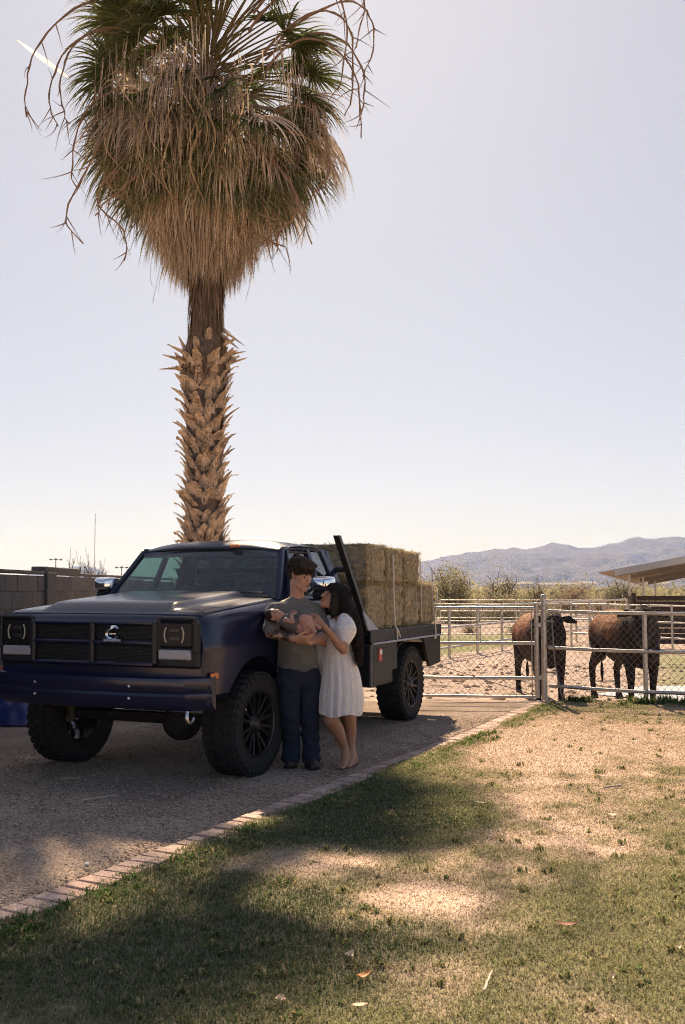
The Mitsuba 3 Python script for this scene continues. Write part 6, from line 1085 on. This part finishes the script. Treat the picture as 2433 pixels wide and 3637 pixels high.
# ------------------------------------------------------------------ cows
def cow(label, pos, heading, yawh, seed, brown, s=1.0, look=(0.0, 0.0)):
    k = thing('cow', label, 'cow'); ca, sa = math.cos(heading), math.sin(heading); R = np.array([[ca, -sa, 0], [sa, ca, 0], [0, 0, 1]]); r = np.random.default_rng(seed)
    def q(p, rr): return pc(V3(*p), rr)
    hd = rotz(yawh); N0 = V3(0.62, 0, 1.02); HP = N0 + hd @ V3(0.42, 0, 0.10 + look[0]); MZ = HP + hd @ V3(0.20, 0, -0.32)
    cl = [[q((-0.66, 0, 0.98), (0.20, 0.23, 0.24)), q((-0.42, 0, 1.0), (0.26, 0.27, 0.27))], [q((-0.42, 0, 1.0), (0.26, 0.27, 0.27)), q((0.0, 0, 0.90), (0.40, 0.34, 0.37))], [q((0.0, 0, 0.90), (0.40, 0.34, 0.37)), q((0.45, 0, 0.95), (0.26, 0.27, 0.35))], [q((0.45, 0, 0.80), (0.24, 0.26, 0.28)), q((0.66, 0, 0.78), (0.13, 0.17, 0.20)), q((0.62, 0, 0.60), (0.10, 0.09, 0.09))],
          [q((0.50, 0, 1.08), (0.20, 0.18, 0.22)), q(lerp(N0, HP, 0.45), (0.17, 0.16, 0.21))], [q(lerp(N0, HP, 0.45), (0.17, 0.16, 0.21)), q(HP - hd @ V3(0.06, 0, 0.0), (0.12, 0.13, 0.15))], [q((0.60, 0, 0.75), (0.10, 0.08, 0.12)), q(lerp(N0, HP, 0.55) - [0, 0, 0.16], (0.09, 0.07, 0.10))],
          [pc(HP, (0.125, 0.125, 0.125)), pc(HP + hd @ V3(0.05, 0, -0.14), (0.105, 0.105, 0.10))], [pc(HP + hd @ V3(0.05, 0, -0.12), (0.10, 0.10, 0.10)), pc(MZ, (0.068, 0.080, 0.062))], [pc(HP + hd @ V3(-0.02, 0, 0.09), (0.05, 0.07, 0.045)), pc(HP, (0.09, 0.10, 0.09))]]
    st = r.normal(0, 0.05, 4)
    for i, sy in enumerate((1, -1)):
        x = st[i]; cl += [[q((0.46, sy * 0.17, 0.80), (0.13, 0.09, 0.20)), q((0.50 + x * 0.4, sy * 0.17, 0.58), (0.095, 0.075, 0.08))]] + limb([V3(0.50 + x * 0.4, sy * 0.17, 0.58), V3(0.53 + x, sy * 0.165, 0.40), V3(0.53 + x, sy * 0.165, 0.35), V3(0.52 + x * 1.3, sy * 0.165, 0.14), V3(0.54 + x * 1.3, sy * 0.165, 0.09)], [0.070, 0.054, 0.047, 0.036, 0.044])
        x = st[2 + i]; cl += [[q((-0.58, sy * 0.15, 0.92), (0.20, 0.12, 0.24)), q((-0.48, sy * 0.17, 0.66), (0.13, 0.09, 0.12))], [q((-0.50, sy * 0.17, 0.68), (0.13, 0.09, 0.12)), q((-0.66 + x, sy * 0.165, 0.50), (0.060, 0.048, 0.07))]] + limb([V3(-0.66 + x, sy * 0.165, 0.50), V3(-0.71 + x, sy * 0.16, 0.42), V3(-0.68 + x, sy * 0.16, 0.15), V3(-0.66 + x, sy * 0.16, 0.09)], [0.058, 0.047, 0.036, 0.044])
    v, f = blob(cl, 0.026, 9)
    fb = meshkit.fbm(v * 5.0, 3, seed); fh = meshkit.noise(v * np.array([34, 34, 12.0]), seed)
    up = sst(0.82, 1.08, v[:, 2] + 0.30 * (fb - 0.5) + 0.05 * (fh - 0.5)) * sst(0.55, 0.15, v[:, 0] + 0.5 * (fb - 0.5)) * brown  # brown stands for sunlight on back and flank, put into the coat
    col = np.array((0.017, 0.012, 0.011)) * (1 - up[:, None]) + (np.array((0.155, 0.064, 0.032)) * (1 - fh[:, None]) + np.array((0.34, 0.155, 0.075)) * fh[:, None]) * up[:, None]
    v = v + np.array(trimesh.Trimesh(v, f, process=False).vertex_normals) * ((meshkit.fbm(v * np.array([26, 26, 16.0]), 3, seed) - 0.5) * 0.012)[:, None]
    w_ = lambda vf: ((np.asarray(vf[0]) * s) @ R.T + np.asarray(pos), vf[1])
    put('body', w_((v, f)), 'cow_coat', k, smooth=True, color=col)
    for sy in (1, -1):
        e0 = HP + hd @ V3(-0.04, sy * 0.10, 0.05); e1 = e0 + hd @ V3(-0.03, sy * 0.10, -0.01); e2 = e0 + hd @ V3(-0.02, sy * 0.20, -0.05); put('ear', w_(blob([[pc(e0, 0.024), pc(e1, (0.022, 0.05, 0.052)), pc(e2, (0.012, 0.02, 0.02))]], 0.02, 4)), 'cow_black', k, smooth=True)
        put('eye', w_(ball(HP + hd @ V3(0.075, sy * 0.098, -0.05), 0.020, 2)), 'eye', k, smooth=True)
        for x, y in ((0.56 + st[0 if sy > 0 else 1] * 1.3, 0.165), (-0.65 + st[2 if sy > 0 else 3], 0.16)): put('hoof', w_(blob([[pc((x + 0.005, sy * y, 0.075), (0.050, 0.048, 0.02)), pc((x + 0.02, sy * y - 0.022, 0.018), (0.052, 0.032, 0.018)), pc((x + 0.02, sy * y + 0.022, 0.018), (0.052, 0.032, 0.018))]], 0.03, 2)), 'under', k, smooth=50)
    put('muzzle', w_(blob([[pc(MZ + hd @ V3(0.022, 0, 0.0), (0.052, 0.068, 0.045))], [pc(MZ + hd @ V3(0.06, 0.03, 0.01), 0.018)], [pc(MZ + hd @ V3(0.06, -0.03, 0.01), 0.018)]], 0.02, 3)), 'rubber', k, smooth=True)
    tl = spline([(-0.84, 0, 1.12), (-0.92, 0.01, 0.98), (-0.92, 0.02, 0.7), (-0.90, 0.03, 0.48)], 12); put('tail', w_(merge([tube(tl, np.linspace(0.024, 0.009, 12), 8), blob([[pc((-0.90, 0.03, 0.48), 0.016), pc((-0.895, 0.03, 0.36), (0.026, 0.026, 0.06)), pc((-0.89, 0.03, 0.24), 0.012)]], 0.02, 3)])), 'cow_black', k, smooth=True)
    tv_ = []
    for i in range(40): p = HP + hd @ V3(-0.02, 0, 0.11) + r.normal(0, 0.035, 3); tv_.append(tube([p, p + r.normal(0, 0.03, 3) + [0.0, 0, 0.03]], [0.004, 0.001], 3))
    put('forelock', w_(merge(tv_)), 'cow_black', k); return k
def head_(dx, dy): return math.atan2(dy, dx)
cow('black cow with sunlit brown painted on its rump standing directly behind the two gate posts', (2.93, 14.98, -0.175), head_(0.05, -1.0), -0.12, 71, 1.0, 1.02, (0.05, 0))
cow('black cow with sunlit reddish brown painted on its back behind the right fence panel near the water', (4.12, 14.66, -0.185), head_(0.14, -0.99), -0.50, 72, 1.0, 1.07, (0.09, 0))
